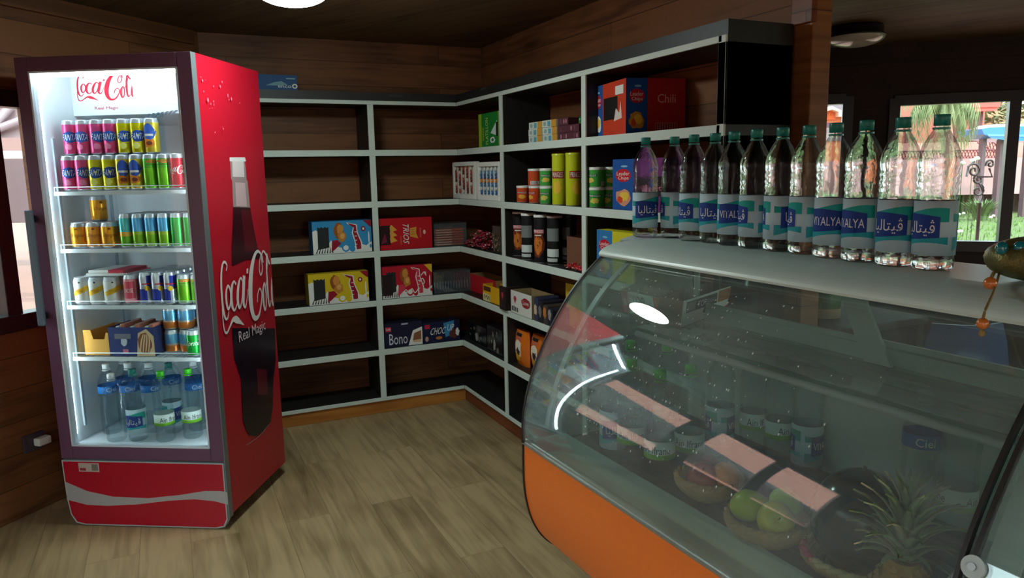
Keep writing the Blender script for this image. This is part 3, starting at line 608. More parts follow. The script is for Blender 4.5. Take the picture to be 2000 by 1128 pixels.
tray('white framed tray of red and brown sweets, nearer the corner', 884, 928, 316, [(150, 60, 40), (110, 40, 34), (206, 190, 170), (170, 70, 60)])
tray('white framed tray of blue and orange sweets, beside the divider', 932, 976, 316, [(40, 100, 160), (190, 200, 200), (60, 120, 170), (220, 130, 40), (36, 90, 150), (90, 140, 180), (200, 210, 210)])
# crisps tubes
def tube_can(r, h, col, lid=WHT, art=None, dark=False):
    t = MB(); t.lathe([(0.001, 0), (r*.97, 0), (r, .003), (r, h-.012)], 24, [srgb(190, 190, 190), srgb(190, 190, 190), col], INK)
    if art: art(t, cylf(r), r, h)
    t.lathe([(r*1.04, h-.012), (r*1.04, h-.002), (r*1.0, h), (r*.85, h), (r*.84, h-.003), (.001, h-.003)], 24, lid, PLAS)
    return t
def tube_art(face, word, col2, coly=WHT, dark=False):
    def art(b, f, r, h):
        L = r*PI
        g = lambda u, v, hh=0.0: f(u, v, hh)
        b.rect(g, -L*.28, h*.52, L*.28, h*.66, col2, n=8); b.text(g, word, -L*.24, h*.54, L*.24, h*.64, coly)
        b.disc(g, 0, h*.34, L*.18, h*.13, face, wob=.2)
        b.rect(g, L*.45, h*.08, L*.9, h*.28, WHT, n=6)
        for k in range(6): b.rect(g, L*(.48+.06*k), h*.1, L*(.505+.06*k), h*.26, BLK)
    return art
def place(o, x, y, z, rz): o.location = (x, y, z); o.rotation_euler = (0, 0, rz); return o
def tubeset(items):
    for px, py, x, z, h, r, col, art, label, grp, rz, lid in items:
        q = onx(px, py, x); b = tube_can(r, h, col, lid, art)
        o = b.build('crisps_tube', loc=(0, 0, 0)); place(o, x, q.y, z, rz); tag(o, label, 'crisps tube', grp)
O_, G_, Y_ = srgb(206, 78, 36), srgb(72, 170, 74), srgb(196, 204, 30)
z2 = ZT[2]; ar = tube_art(srgb(230, 170, 60), 'PRINGLES', srgb(170, 30, 40)); ag = tube_art(srgb(220, 200, 90), 'PRINGLES', srgb(30, 110, 50)); ay = tube_art(srgb(230, 190, 60), 'PRINGLES', srgb(160, 40, 40))
tubeset([(1022, 385, .06, z2, .088, .035, O_, ar, 'small orange crisps tube standing alone at the end of the row', 'small crisps tubes', PI+.9, WHT),
 (1046, 385, .07, z2, .088, .035, O_, ar, 'small orange crisps tube, lower one of the stacked pair', 'small crisps tubes', PI+.2, WHT),
 (1045, 385, .07, z2+.0885, .088, .035, O_, ar, 'small orange crisps tube, upper one of the stacked pair', 'small crisps tubes', PI-1, WHT),
 (1068, 385, .065, z2, .088, .035, G_, ag, 'small green crisps tube, lower one between orange and yellow tubes', 'small crisps tubes', PI+.6, WHT),
 (1068, 385, .065, z2+.0885, .088, .035, G_, ag, 'small green crisps tube, upper one between orange and yellow tubes', 'small crisps tubes', PI+.9, WHT),
 (1094, 390, .055, z2, .245, .038, Y_, ay, 'tall yellow crisps tube next to the green tubes', 'tall yellow crisps tubes', PI+.7, Y_),
 (1121, 392, .055, z2, .245, .038, Y_, ay, 'tall yellow crisps tube next to the white divider', 'tall yellow crisps tubes', PI+1.4, Y_),
 (1165, 395, .055, z2, .088, .036, G_, ag, 'small green crisps tube, lower front one beside the purple carton', 'small crisps tubes', PI+.8, WHT),
 (1165, 395, .055, z2+.0885, .088, .036, G_, ag, 'small green crisps tube, upper front one beside the purple carton', 'small crisps tubes', PI+.2, WHT),
 (1194, 395, .128, z2, .088, .036, G_, ag, 'small green crisps tube, lower rear one beside the purple carton', 'small crisps tubes', PI+.4, WHT),
 (1194, 395, .128, z2+.0885, .088, .036, G_, ag, 'small green crisps tube, upper rear one beside the purple carton', 'small crisps tubes', PI+1, WHT)])
K_ = srgb(26, 26, 28)
def dark_front(b, f, r, h):
    L = r*PI; b.disc(f, 0, h*.42, L*.3, h*.3, srgb(120, 50, 24), wob=.1); b.disc(f, 0, h*.36, L*.22, h*.18, srgb(206, 116, 40), wob=.2); b.rect(f, -L*.27, h*.62, L*.27, h*.7, srgb(206, 120, 130), n=6); b.text(f, 'PRINGLES', -L*.24, h*.635, L*.24, h*.69, srgb(240, 226, 226)); b.rect(f, -L*.16, h*.57, L*.16, h*.59, WHT, n=5)
def dark_back(b, f, r, h):
    L = r*PI; b.rect(f, -L*.36, h*.48, L*.36, h*.74, srgb(120, 126, 126), n=9); b.rect(f, -L*.36, h*.16, L*.36, h*.32, srgb(206, 214, 210), n=9); b.rect(f, -L*.3, h*.06, L*.3, h*.13, srgb(190, 196, 196), n=8); b.poly(f, [(-L*.36, h*.5), (L*.1, h*.78), (L*.14, h*.78), (-L*.32, h*.5)], BLK)
z3 = ZT[3]
tubeset([(1015, 495, .09, z3, .245, .037, K_, dark_front, 'tall black crisps tube farthest from the counter, chips picture turned aside', 'tall black crisps tubes', PI+.9, WHT),
 (1033, 500, .055, z3, .245, .038, K_, dark_back, 'tall black crisps tube showing its grey text side, first from the corner', 'tall black crisps tubes', PI+.45, WHT),
 (1058, 505, .045, z3, .245, .038, K_, dark_front, 'tall black crisps tube with the orange chips picture facing out', 'tall black crisps tubes', PI+.55, WHT),
 (1084, 505, .07, z3, .245, .038, K_, dark_back, 'tall black crisps tube showing its grey text side, next to the brown carton', 'tall black crisps tubes', PI+.45, srgb(170, 140, 140)),
 (1112, 500, .17, z3, .245, .037, K_, dark_back, 'tall black crisps tube standing behind the brown carton', 'tall black crisps tubes', PI, K_)])
q = onx(1100, 525, .02); q2 = onx(1135, 525, .02); f = plane((0.04, q.y-.0, z3), (0, -1, 0), (0, 0, 1))
carton('sweet_carton', 'brown open carton of red sweets beside the black crisps tubes', 'box', f, q.y-q2.y, .155, .16, srgb(112, 74, 58), open_top=True)
sweet_heap(55, 0.03+.03, (q.y+q2.y)/2, z3, 0.03, 0.08, 0.05, [srgb(176, 24, 34), srgb(226, 170, 150)], 'bright red wrapped sweet heaped by the brown carton', 'bright red sweets by the brown carton')
# purple crisps carton and the carton below it
def a_purple(b, f, w, h):
    b.rect(f, 0, 0, w*.44, h, BLU); a_leader(BLU, srgb(214, 150, 120))(b, f, w*.44, h); b.rect(f, w*.5, h*.3, w, h*.66, srgb(34, 22, 30)); b.poly(f, [(w*.6, h*.2), (w*.62, h*.5), (w*.75, h*.44), (w*.8, h*.2)], srgb(170, 120, 140)); b.text(f, 'Sweet', w*.66, h*.4, w*.96, h*.5, srgb(230, 120, 150)); b.rect(f, w*.56, h*.06, w*.9, h*.09, srgb(230, 170, 210))
f, w, h = fR(1197, 1272, 310, 2, x=0.02)
carton('crisps_box', 'blue and purple carton of crisps behind the row of water bottles', 'box', f, w+.08, h, .16, srgb(120, 50, 120), srgb(80, 40, 90), art=a_purple)
def a_yel(b, f, w, h):
    b.rect(f, 0, 0, w*.42, h, srgb(50, 120, 180)); a_leader(BLU, srgb(206, 160, 60))(b, f, w*.42, h)
f, w, h = fR(1166, 1240, 452, 3, x=0.02)
carton('crisps_box', 'blue and yellow carton of crisps seen behind the counter glass', 'box', f, w, h, .16, srgb(206, 196, 40), srgb(206, 196, 40), art=a_yel)
# level five, beside the divider
z4 = ZT[4]
def a_heart(b, f, w, h):
    b.disc(f, w*.5, h*.66, w*.17, h*.12, srgb(176, 60, 70)); b.poly(f, [(w*.34, h*.64), (w*.66, h*.64), (w*.5, h*.42)], srgb(176, 60, 70))
    for k in range(4): b.rect(f, w*(.12+.2*k), h*.1, w*(.24+.2*k), h*rnd.uniform(.2, .34), srgb(50, 50, 52))
q0 = onx(974, 590, -.02)
f = plane((-0.015, q0.y, z4), (0, -1, 0), (0, 0, 1))
carton('snack_box', 'small dark carton with a pink heart jutting past the white divider', 'box', f, .085, .13, .10, srgb(44, 30, 30), art=a_heart)
q = onx(998, 600, 0.0); q2 = onx(1022, 612, 0.0); f = plane((0.0, q.y, z4), (0, -1, 0), (0, 0, 1))
def a_hy(b, f, w, h):
    a_heart(b, f, w*.42, h); b.disc(f, w*.72, h*.6, w*.2, h*.22, srgb(150, 40, 46), wob=.1); b.text(f, 'Love', w*.6, h*.52, w*.86, h*.7, WHT)
carton('snack_box', 'white open carton with a small red heart on its end', 'box', f, .26, .125, .13, srgb(214, 214, 206), srgb(150, 126, 90), open_top=True, art=a_hy)
for k in range(4):
    b = MB(); b.fbox(lambda u, v, h=0.0: V((.03+h, q.y-.30-.052*k-u, z4+v)), -.02, .024, .0, .125-.012*k, -.03, .10, srgb(*[(56, 60, 84), (44, 40, 48), (70, 60, 60), (40, 44, 60)][k]), GLOSSINK)
    g = plane((-.0003, q.y-.30-.052*k, z4), (0, -1, 0), (0, 0, 1)); b.disc(g, 0, .06, .016, .03, srgb(*[(206, 180, 150), (120, 110, 110), (190, 120, 60), (150, 140, 140)][k]), wob=.25)
    tag(b.build('snack_packet', loc=(0.05, q.y-.30-.052*k, z4), bev=.006), 'dark snack packet, %s beside the white heart carton' % ORD[k], 'packet', 'dark snack packets beside the heart carton')
f, w, h = fR(1105, 1136, 556, 4, x=0.10)
carton('snack_box', 'yellow carton standing at the back behind the counter glass', 'box', f, w, h, .06, srgb(206, 176, 40))
# orange crisps bags on level six
z5 = ZT[5]
for k, (pa, dx) in enumerate(((998, .0), (1028, .02))):
    q = onx(pa, 690, 0.03+dx); wd = .155 if k == 0 else .16
    prof = [(u/8, math.sin(PI*u/8)**.5) for u in range(9)]; b = MB()
    f = lambda u, v, h=0.0, q=q, dx=dx, wd=wd: V((.075+dx+h*math.sin(PI*min(max(u/wd, 0), 1))**.4*math.sin(PI*min(max((v+.01)/.22, 0), 1))**.45, q.y-u, z5+v))
    us = [wd*i/8 for i in range(9)]; b.sheet(f, us, [.2*i/8 for i in range(9)], -.04, .04, srgb(216, 110, 30), GLOSSINK)
    g = lambda u, v, h=0.0, f=f: f(u, v, -.04)+V((-h-.001, 0, 0))
    b.disc(g, wd*.5, .10, wd*.24, .05, srgb(226, 214, 196), n=10, wob=.2); b.disc(g, wd*.52, .085, wd*.13, .025, srgb(60, 40, 34), n=8, wob=.4); b.disc(g, wd*.45, .05, wd*.2, .022, srgb(206, 150, 40), n=8, wob=.3)
    b.text(g, 'Crispy', wd*.3, .145, wd*.72, .17, srgb(210, 110, 130)); b.rect(g, wd*.3, .17, wd*.7, .187, BLK, n=4)
    tag(b.build('crisps_bag', loc=(.075+dx, q.y-wd/2, z5)), ['orange bag of crisps next to the white divider, low on the shelving', 'orange bag of crisps nearer the counter, low on the shelving'][k], 'bag', 'orange crisps bags')
# price strips on the dark top edge
for k, (px, py) in enumerate(((773, 187), (944, 173))):
    q = ony(px, py, 0.0085) if k == 0 else onx(px, py, 0.0085)
    g = plane((q.x, .0088, q.z), (1, 0, 0), (0, 0, 1)) if k == 0 else plane((.0088, q.y, q.z), (0, -1, 0), (0, 0, 1))
    b = MB(); b.fbox(g, -.045, .045, -.006, .006, 0, .0006, srgb(60, 60, 60)); b.text(g, 'Vitalya' if 0 else 'rio', -.03, -.005, .03, .005, WHT)
    o = b.build('price_label', loc=q); tag(o, ['small dark label with white marks on the top edge over the rear shelves', 'small dark label with white marks near the top inner corner'][k], 'label')

# ------------------------------------------------------------------ refrigerator (a runs right to left, b inwards, z up)
FO = V((-1.553, -1.207, 0)); FE = V((-0.860, 0.510, 0)).normalized(); FS = V((0.510, 0.860, 0)).normalized()
FRM = Matrix(((FE.x, FS.x, 0, FO.x), (FE.y, FS.y, 0, FO.y), (0, 0, 1, 0), (0, 0, 0, 1)))
fF = lambda u, v, h=0.0: FRM @ V((u, -h, v))          # front frame: u = a, v = z
fSd = lambda u, v, h=0.0: FRM @ V((-h, u, v))         # side frame: u = b, v = z
def fpx(x, y, b=0.0): q = onp(x, y, FO+FS*b, FS)-FO; return (q.dot(FE), q.z)
def spx(x, y): q = onp(x, y, FO, FE)-FO; return (q.dot(FS), q.z)
CRED = P('red_vinyl_wrap', srgb(172, 18, 38), 0.3, var=0.05, bscale=4)
DOORF = P('haze_tinted_door_frame', srgb(104, 68, 92), 0.3)  # purple haze put into the colour of a black frame
GREYM = P('grey_side_profile', srgb(120, 128, 132), 0.35, metal=0.5)
LINER = P('white_liner', srgb(226, 234, 240), 0.4)
LED = P('led_tube', (1, 1, 1), 0.4, emit=(0.80, 0.92, 1.0), es=12)
LEDT = P('header_light', (1, 1, 1), 0.4, emit=(0.80, 0.92, 1.0), es=20)
fr = thing('display_refrigerator', 'tall red drinks refrigerator with a lit glass door and white script lettering', 'refrigerator', FO+FE*.37+FS*.3)
FW_, FD, FH = 0.735, 0.600, 1.970
b = MB(FRM)   # cabinet: outer walls and liner
b.box(0.0, 0.035, 0.035, FD, 0.06, FH, m=CRED); b.box(FW_-.035, FW_, 0.035, FD, 0.06, FH, m=CRED); b.box(0.035, FW_-.035, FD-.04, FD, 0.06, FH, m=CRED)
b.box(0.035, FW_-.035, 0.035, FD-.04, FH-.04, FH, m=BLACKM); b.box(0.035, FW_-.035, 0.035, FD-.04, 0.06, 0.345, m=BLACKM)
cab = b.build('cabinet', fr)
b = MB(FRM); b.box(0.035, 0.045, 0.04, 0.52, 0.345, 1.93, m=LINER); b.box(FW_-.045, FW_-.035, 0.04, 0.52, 0.345, 1.93, m=LINER)
b.box(0.045, FW_-.045, 0.50, 0.52, 0.345, 1.93, m=LINER); b.box(0.045, FW_-.045, 0.04, 0.50, 0.345, 0.357, m=LINER)
HB = .26; hzB = fpx(161, 226, HB)[1]; hzC = fpx(184, 249, .5)[1]
b.add([(a, bb, z) for a in (0.045, FW_-.045) for bb, z in ((HB, 1.93), (HB, hzB), (0.50, hzC), (0.50, 1.93))], [(0, 1, 2, 3), (7, 6, 5, 4), (0, 4, 5, 1), (1, 5, 6, 2), (3, 2, 6, 7), (0, 3, 7, 4)], m=LINER)
b.box(0.045, FW_-.045, 0.04, HB, 1.925, 1.93, m=LINER)
for a in (0.047, FW_-.051):
    for bb in (0.10, 0.44): b.box(a-.002, a+.006, bb, bb+.014, 0.42, 1.66, srgb(170, 182, 190))
ln = b.build('liner', fr)
# header lettering on the fan housing, vents
hf = lambda u, v, h=0.0: FRM @ V((u, HB-h, v))
def hpx(x, y): return fpx(x, y, HB)
b = MB(); A_ = hpx(152, 200); B_ = hpx(257, 140)
lf = lambda u, v, h=0.0: hf(A_[0]-u, v, h)
wL = A_[0]-B_[0]; hL = B_[1]-A_[1]
logo(b, lf, 0, A_[1], wL, hL, srgb(206, 30, 56), clip=99)
q0, q1 = hpx(186, 216), hpx(232, 207)
b.text(lf, 'Real Magic', A_[0]-q0[0], q0[1], A_[0]-q1[0], q1[1], srgb(206, 60, 90))
for k in range(7):
    q0 = hpx(277+9*k, 232-1.2*k); q1 = hpx(290+9*k, 222-1.2*k)
    b.poly(hf, [(q0[0], q0[1]), (q0[0]-.012, q0[1]), (q1[0]-.012, q1[1]), (q1[0], q1[1])], srgb(70, 84, 96))
b.build('header_lettering', ln)
lt = MB(FRM); lt.box(0.07, FW_-.07, 0.036, 0.046, 1.896, 1.915, m=LEDT); lt.build('light_tube', fr, bev=.004)
for a in (0.0455, FW_-.0505): lt = MB(FRM); lt.box(a, a+.005, 0.036, 0.050, 0.40, 1.84, m=LED); lt.build('light_strip', fr)
# door: frame, gasket, glass, handle
wl, wr, wb, wt = 0.680, 0.060, 0.362, 1.915
b = MB(FRM); z0, z1 = 0.305, FH+.0
for q in ((0.0, wr, z0, z1), (wl, FW_, z0, z1), (wr, wl, z0, wb), (wr, wl, wt, z1)): b.box(q[0], q[1], -0.0, 0.032, q[2], q[3], m=DOORF)
door = b.build('door', fr, bev=.003)
b = MB(FRM); w_ = .007
for q in ((wr, wr+w_, wb, wt), (wl-w_, wl, wb, wt), (wr, wl, wb, wb+w_), (wr, wl, wt-w_, wt)): b.box(q[0], q[1], -0.001, 0.034, q[2], q[3], srgb(206, 214, 222), PLAS)
b.build('glazing_bead', door)
b = MB(FRM); b.box(wr, wl, 0.010, 0.014, wb, wt, m=GLASS); b.build('door_glass', door)
b = MB(FRM); b.box(0.709, 0.737, -0.042, -0.022, 0.895, 1.372, srgb(98, 112, 124), PLAS); b.box(0.716, 0.730, -0.022, 0.0, 0.92, 0.95, BLK); b.box(0.716, 0.730, -0.022, 0.0, 1.32, 1.35, BLK); b.build('handle', door, bev=.005)
b = MB(FRM); b.box(-0.001, 0.006, 0.0, 0.036, 0.05, FH, m=GREYM); b.build('side_profile', fr, bev=.002)
# lower grille panel with wave
b = MB(); k0 = [(0.007, 0.298), (0.736, 0.298), (0.732, 0.13), (0.722, 0.05), (0.700, 0.012), (0.66, 0.004), (0.06, 0.004), (0.024, 0.012), (0.008, 0.045)]
b.prism(fF, k0, -0.03, 0.0, srgb(170, 174, 178), PLAS)
ins = [(0.372+(x-.372)*.985, 0.152+(z-.152)*.965) for x, z in k0]
b.poly(fF, ins, srgb(178, 16, 40), GLOSSINK)
up = [fpx(*p) for p in ((128, 940), (170, 958), (220, 969), (290, 972), (350, 966), (400, 958), (430, 958), (444, 960))]
dn = [fpx(*p) for p in ((446, 985), (420, 978), (380, 974), (330, 977), (270, 984), (210, 987), (170, 985), (131, 975))]
for i in range(7):
    j = 7-i; b.poly(fF, [up[i], up[i+1], dn[j-1], dn[j]], srgb(170, 164, 164), GLOSSINK)
q0, q1 = fpx(155, 920), fpx(193, 904); b.rect(fF, q0[0], q0[1], q1[0], q1[1], srgb(190, 170, 160)); q0, q1 = fpx(180, 918), fpx(191, 906); b.rect(fF, q0[0], q0[1], q1[0], q1[1], srgb(120, 110, 100))
q0, q1 = fpx(157, 918), fpx(168, 913); b.rect(fF, q0[0], q0[1], q1[0], q1[1], srgb(140, 50, 50))
b.build('grille_panel', fr)
for a, bb in ((0.10, 0.06), (0.62, 0.06), (0.10, 0.52), (0.62, 0.52)):
    b = MB(FRM); b.lathe([(.001, 0), (.02, 0), (.02, .012), (.01, .016), (.01, .062), (.001, .062)], 14, srgb(60, 60, 62), STEEL, c=(a, bb, 0)); b.build('foot', fr)
# side print: bottle picture and script
b = MB(); S_ = lambda pts: [spx(*p) for p in pts]
# red ground so the print reads as one picture
# bottle outline, drawn from neck to foot in strips
glassc, liq, liq2 = srgb(150, 128, 128), srgb(52, 16, 24), srgb(30, 16, 30)
def strip(rows, col):
    for (l0, r0, y0), (l1, r1, y1) in zip(rows, rows[1:]):
        b.poly(fSd, S_([(l0, y0), (r0, y0+1), (r1, y1+1), (l1, y1)]), col, GLOSSINK)
strip([(449, 477, 309), (450, 480, 328), (451, 481, 349), (453, 483, 352), (455, 488, 404)], glassc)
strip([(453, 475, 312), (454, 477, 345)], srgb(206, 190, 190)); strip([(459, 478, 356), (461, 482, 402)], srgb(190, 160, 164))
b.poly(fSd, S_([(448, 307), (478, 307), (480, 315), (448, 315)]), srgb(214, 206, 206), GLOSSINK)
strip([(455, 488, 404), (454, 494, 440), (452, 502, 480), (452, 508, 500)], liq); strip([(470, 488, 410), (474, 494, 450), (478, 503, 490)], srgb(84, 20, 30))
b.poly(fSd, S_([(452, 519), (452, 500), (508, 498), (508, 504), (478, 507)]), liq, GLOSSINK)
strip([(452, 536, 640), (457, 538, 700), (470, 533, 740), (472, 532, 790), (474, 528, 822)], liq2)
strip([(474, 528, 822), (480, 516, 838), (486, 500, 850)], liq2); strip([(500, 520, 720), (503, 522, 770)], srgb(90, 22, 36))
b.stroke(fSd, [(*q, .004) for q in S_([(480, 868), (490, 862), (508, 848), (524, 828)])], srgb(160, 120, 130))
b.build('bottle_picture', cab); b = MB(); b.lay = 30
A_ = spx(434, 643); wL = 0.585-A_[0]; hL = 0.335
logo(b, fSd, A_[0], 0.822, wL, hL, srgb(214, 206, 204), clip=99.5)
b.build('script_lettering', cab); b = MB(); b.lay = 44
A_ = spx(466, 680); B_ = spx(517, 645); b.text(fSd, 'Real Magic', A_[0], A_[1]+.012, B_[0], A_[1]+.075, srgb(206, 190, 194))
b.build('tagline', cab); b = MB(); b.lay = 46
for _ in range(26):
    u, v = rnd.gauss(.10, .03) if rnd.random() < .6 else rnd.uniform(.2, .45), rnd.gauss(1.80, .05); r = rnd.uniform(.001, .004)
    b.disc(fSd, u, v, r, r*rnd.uniform(.5, 2.5), srgb(226, 120, 140), n=6, wob=.4)
b.build('scuff_marks', cab)

# wire shelves
SHZ = [1.437, 1.198, 0.958, 0.733]
for z in SHZ:
    b = MB(FRM); col = srgb(232, 240, 244)
    for k in range(25): a = .062+k*(.611/24); b.tube([(a, .075, z), (a, .49, z)], .0016, 5, col, PLAS)
    for bb in (.075, .28, .49): b.tube([(.055, bb, z-.003), (.68, bb, z-.003)], .003, 6, col, PLAS)
    b.box(.055, .680, .068, .075, z-.012, z+.004, col, PLAS)
    b.tube([(.055, .072, z+.022), (.68, .072, z+.022)], .002, 6, col, PLAS)
    for a in (.057, .678): b.tube([(a, .072, z), (a, .072, z+.022)], .002, 6, col, PLAS)
    b.build('wire_shelf', fr)

# cans: lathe with printed bands; art is drawn on the side that faces u = 0
def can(h, r, bands, art=None, rim=srgb(206, 212, 218), m=None):
    b = MB(); prof = [(.001, .004), (r*.72, .004), (r*.8, 0), (r*.97, .008)]; cols = [rim]*3; 
    for z0, z1, c in bands: prof += [(r*.985 if z0 == 0 else r, .008+(h-.026)*z0 + (.0002 if z0 else .0008)), (r, .008+(h-.026)*z1)]; cols += [c, c]
    prof += [(r*.86, h-.004), (r*.86, h), (r*.80, h-.001), (r*.78, h-.005), (.001, h-.005)]; cols = cols + [rim]*5
    b.lathe(prof, 22, cols, m or FOIL)
    if art: art(b, cylf(r), r, h)
    return b
CANC = {}
def can_kind(name, make):
    if name not in CANC:
        o = make().build('drink_can', loc=(0, 0, 0)); CANC[name] = o.data; bpy.data.objects.remove(o)
    return CANC[name]
def put_can(kind, a, bb, z, label, group, turn=0.0, cat='drink can', name='drink_can'):
    o = bpy.data.objects.new(name, CANC[kind]); COL.objects.link(o); o.location = FRM @ V((a, bb, z))
    d = CAM-o.location; o.rotation_euler = (0, 0, math.atan2(d.y, d.x)+turn); return tag(o, label, cat, group)
PK, YL, LG, CR = srgb(222, 70, 130), srgb(216, 206, 20), srgb(120, 200, 40), srgb(220, 26, 50)
def art_fanta(tone):
    def art(b, f, r, h):
        L = PI*r; b.disc(f, 0, h*.52, L*.34, h*.16, srgb(30, 70, 150), wob=.1); b.text(f, 'FANTA', -L*.31, h*.43, L*.31, h*.6, srgb(226, 240, 250), shear=.1); b.disc(f, -L*.1, h*.25, L*.16, h*.09, tone, wob=.15)
    return art
def art_sun(b, f, r, h):
    L = PI*r; b.disc(f, 0, h*.62, L*.3, h*.22, srgb(50, 90, 180), wob=.15); b.disc(f, 0, h*.3, L*.26, h*.12, srgb(226, 130, 30), wob=.2); b.disc(f, 0, h*.3, L*.14, h*.06, srgb(120, 60, 40)); b.rect(f, -L*.2, h*.5, L*.2, h*.56, WHT, n=5)
def art_coke(b, f, r, h):
    L = PI*r; logo(b, f, -L*.42, h*.42, L*.84, h*.27, WHT, k=2)
def art_lime(b, f, r, h): L = PI*r; b.disc(f, 0, h*.8, L*.3, h*.05, srgb(206, 130, 60), wob=.2); b.rect(f, -L*.3, h*.7, L*.3, h*.72, srgb(60, 120, 30), n=6)
def art_sprite(b, f, r, h): L = PI*r; b.text(f, 'Sprite', -L*.3, h*.38, L*.3, h*.62, WHT, shear=.15); b.disc(f, L*.3, h*.66, L*.05, h*.03, srgb(240, 220, 60))
def art_org(b, f, r, h): L = PI*r; b.text(f, 'Orangina', -L*.28, h*.4, L*.3, h*.58, srgb(150, 80, 20), shear=.2); b.disc(f, 0, h*.75, L*.06, h*.04, srgb(150, 80, 20))
def art_schw(b, f, r, h): L = PI*r; b.stroke(f, [(-L*.34, h*.38, h*.16), (-L*.12, h*.46, h*.18), (L*.12, h*.55, h*.18), (L*.34, h*.64, h*.16)], srgb(236, 186, 40)); b.text(f, 'TONIC', -L*.16, h*.46, L*.16, h*.55, srgb(170, 120, 20)); b.disc(f, 0, h*.82, L*.04, h*.03, srgb(60, 60, 60))
def art_rb(b, f, r, h):
    L = PI*r; b.rect(f, -L*.9, h*.07, -L*.02, h*.48, srgb(30, 50, 150), n=10); b.rect(f, -L*.02, h*.48, L*.9, h*.9, srgb(30, 50, 150), n=10); b.disc(f, L*.0, h*.5, L*.13, h*.08, srgb(226, 190, 50)); b.rect(f, -L*.25, h*.62, L*.25, h*.66, srgb(200, 30, 40), n=6)
def art_pink(b, f, r, h): L = PI*r; b.rect(f, -L*.3, h*.14, L*.3, h*.84, srgb(240, 160, 170), n=7); b.rect(f, -L*.24, h*.2, L*.24, h*.78, srgb(222, 80, 100), n=7); b.text(f, 'ROSE', -L*.16, h*.4, L*.16, h*.54, WHT)
SL = dict(h=.145, r=.029)
can_kind('pink', lambda: can(.145, .029, [(0, 1, PK)], art_fanta(srgb(240, 130, 170))))
can_kind('yellow', lambda: can(.145, .029, [(0, 1, YL)], art_fanta(srgb(240, 240, 120))))
can_kind('sun', lambda: can(.145, .029, [(0, 1, srgb(226, 200, 60))], art_sun))
can_kind('lime', lambda: can(.145, .029, [(0, .68, LG), (.68, 1, srgb(90, 180, 60))], art_lime))
can_kind('red', lambda: can(.145, .029, [(0, 1, CR)], art_coke))
can_kind('orange', lambda: can(.108, .033, [(0, 1, srgb(240, 160, 20))], art_org))
can_kind('juice', lambda: can(.142, .027, [(0, .4, srgb(130, 190, 40)), (.4, .52, srgb(170, 200, 80)), (.52, 1, srgb(96, 176, 226))]))
can_kind('tealjuice', lambda: can(.142, .027, [(0, .35, srgb(110, 190, 50)), (.35, .5, srgb(230, 180, 70)), (.5, 1, srgb(90, 190, 190))]))
can_kind('green', lambda: can(.142, .027, [(0, 1, srgb(50, 180, 80))]))
can_kind('tonic', lambda: can(.116, .033, [(0, 1, srgb(226, 226, 220))], art_schw, m=INK))
can_kind('rose', lambda: can(.125, .031, [(0, 1, srgb(230, 110, 130))], art_pink))
can_kind('silver', lambda: can(.135, .0265, [(0, 1, srgb(196, 202, 212))], art_rb))
can_kind('limeshort', lambda: can(.125, .030, [(0, .7, LG), (.7, 1, srgb(120, 190, 70))], art_lime))
can_kind('teal', lambda: can(.092, .030, [(0, 1, srgb(70, 170, 130))]))
can_kind('peach', lambda: can(.102, .033, [(0, .35, srgb(222, 130, 60)), (.35, .45, srgb(210, 190, 180)), (.45, 1, srgb(110, 180, 226))]))
can_kind('sprite', lambda: can(.112, .030, [(0, 1, srgb(20, 170, 60))], art_sprite))
NM = dict(pink='pink can', yellow='yellow can', sun='yellow can with blue picture', lime='lime green can', red='red can with white script', orange='orange yellow can',
          juice='blue and green can', tealjuice='teal and green can', green='plain green can', teal='small teal green can', tonic='white can with a yellow band', rose='short pink can', silver='slim silver and blue can',
          limeshort='short lime green can', peach='light blue can with orange base', sprite='green can with white lettering')
ROWN = {1.437: 'top shelf', 1.198: 'second shelf', .958: 'third shelf', .733: 'fourth shelf'}
def row(kinds, b0, z, d, r, rows=3, a0=None, lay='', start=0):
    """kinds from the hinge side (high a) towards the handle-less edge"""
    cnt = {}
    for j in range(rows):
        a = a0
        for i, kd in enumerate(kinds):
            if kd is None: a -= 2*r+.0015; continue
            n = cnt.get((kd, j), 0); cnt[(kd, j)] = n+1
            lb = '%s, %s from handle, %s, refrigerator %s' % (NM[kd], ORD[n], 'stacked upper layer' if lay else ['front row', 'second row', 'third row', 'fourth row', 'fifth row'][j], ROWN[z])
            put_can(kd, a, b0+j*(2*r+.002), z+.005+d, lb, '%ss on the %s' % (NM[kd], ROWN[z]), rnd.uniform(-.5, .5)); a -= 2*r+.0015
row(['pink', 'pink', 'yellow', 'yellow', 'sun', 'sun', 'lime', 'lime', 'red', 'red'], .11, 1.437, 0, .029, 3, .630)
row(['pink', 'pink', 'pink', 'pink', 'yellow', 'yellow', 'sun', None, None, 'red'], .135, 1.437, .146, .0292, 1, .628, ' stacked on top')
row(['orange', 'orange', 'orange'], .115, 1.198, 0, .033, 2, .620)
row(['tealjuice', 'juice', 'juice', 'juice', 'green', 'green'], .115, 1.198, 0, .0275, 4, .408)
put_can('orange', .560, .17, 1.198+.005+.109, 'single orange yellow can standing on top of the other orange yellow cans', 'orange yellow cans on the second shelf', .3)
row(['tonic', 'tonic', 'tonic'], .112, .958, 0, .033, 2, .632)
row(['rose'], .118, .958, 0, .031, 3, .412)
row(['silver', 'silver', 'silver'], .115, .958, 0, .0265, 5, .345)
row(['limeshort', 'limeshort'], .118, .958, 0, .030, 3, .176)
row(['peach', 'peach'], .17, .733, 0, .033, 2, .28); row(['peach', 'peach'], .17, .733, .1025, .033, 2, .28, ' stacked on top')
row(['sprite', 'sprite'], .105, .733, 0, .030, 3, .148); row(['teal'], .165, .733, .1125, .030, 1, .118, ' stacked on top')
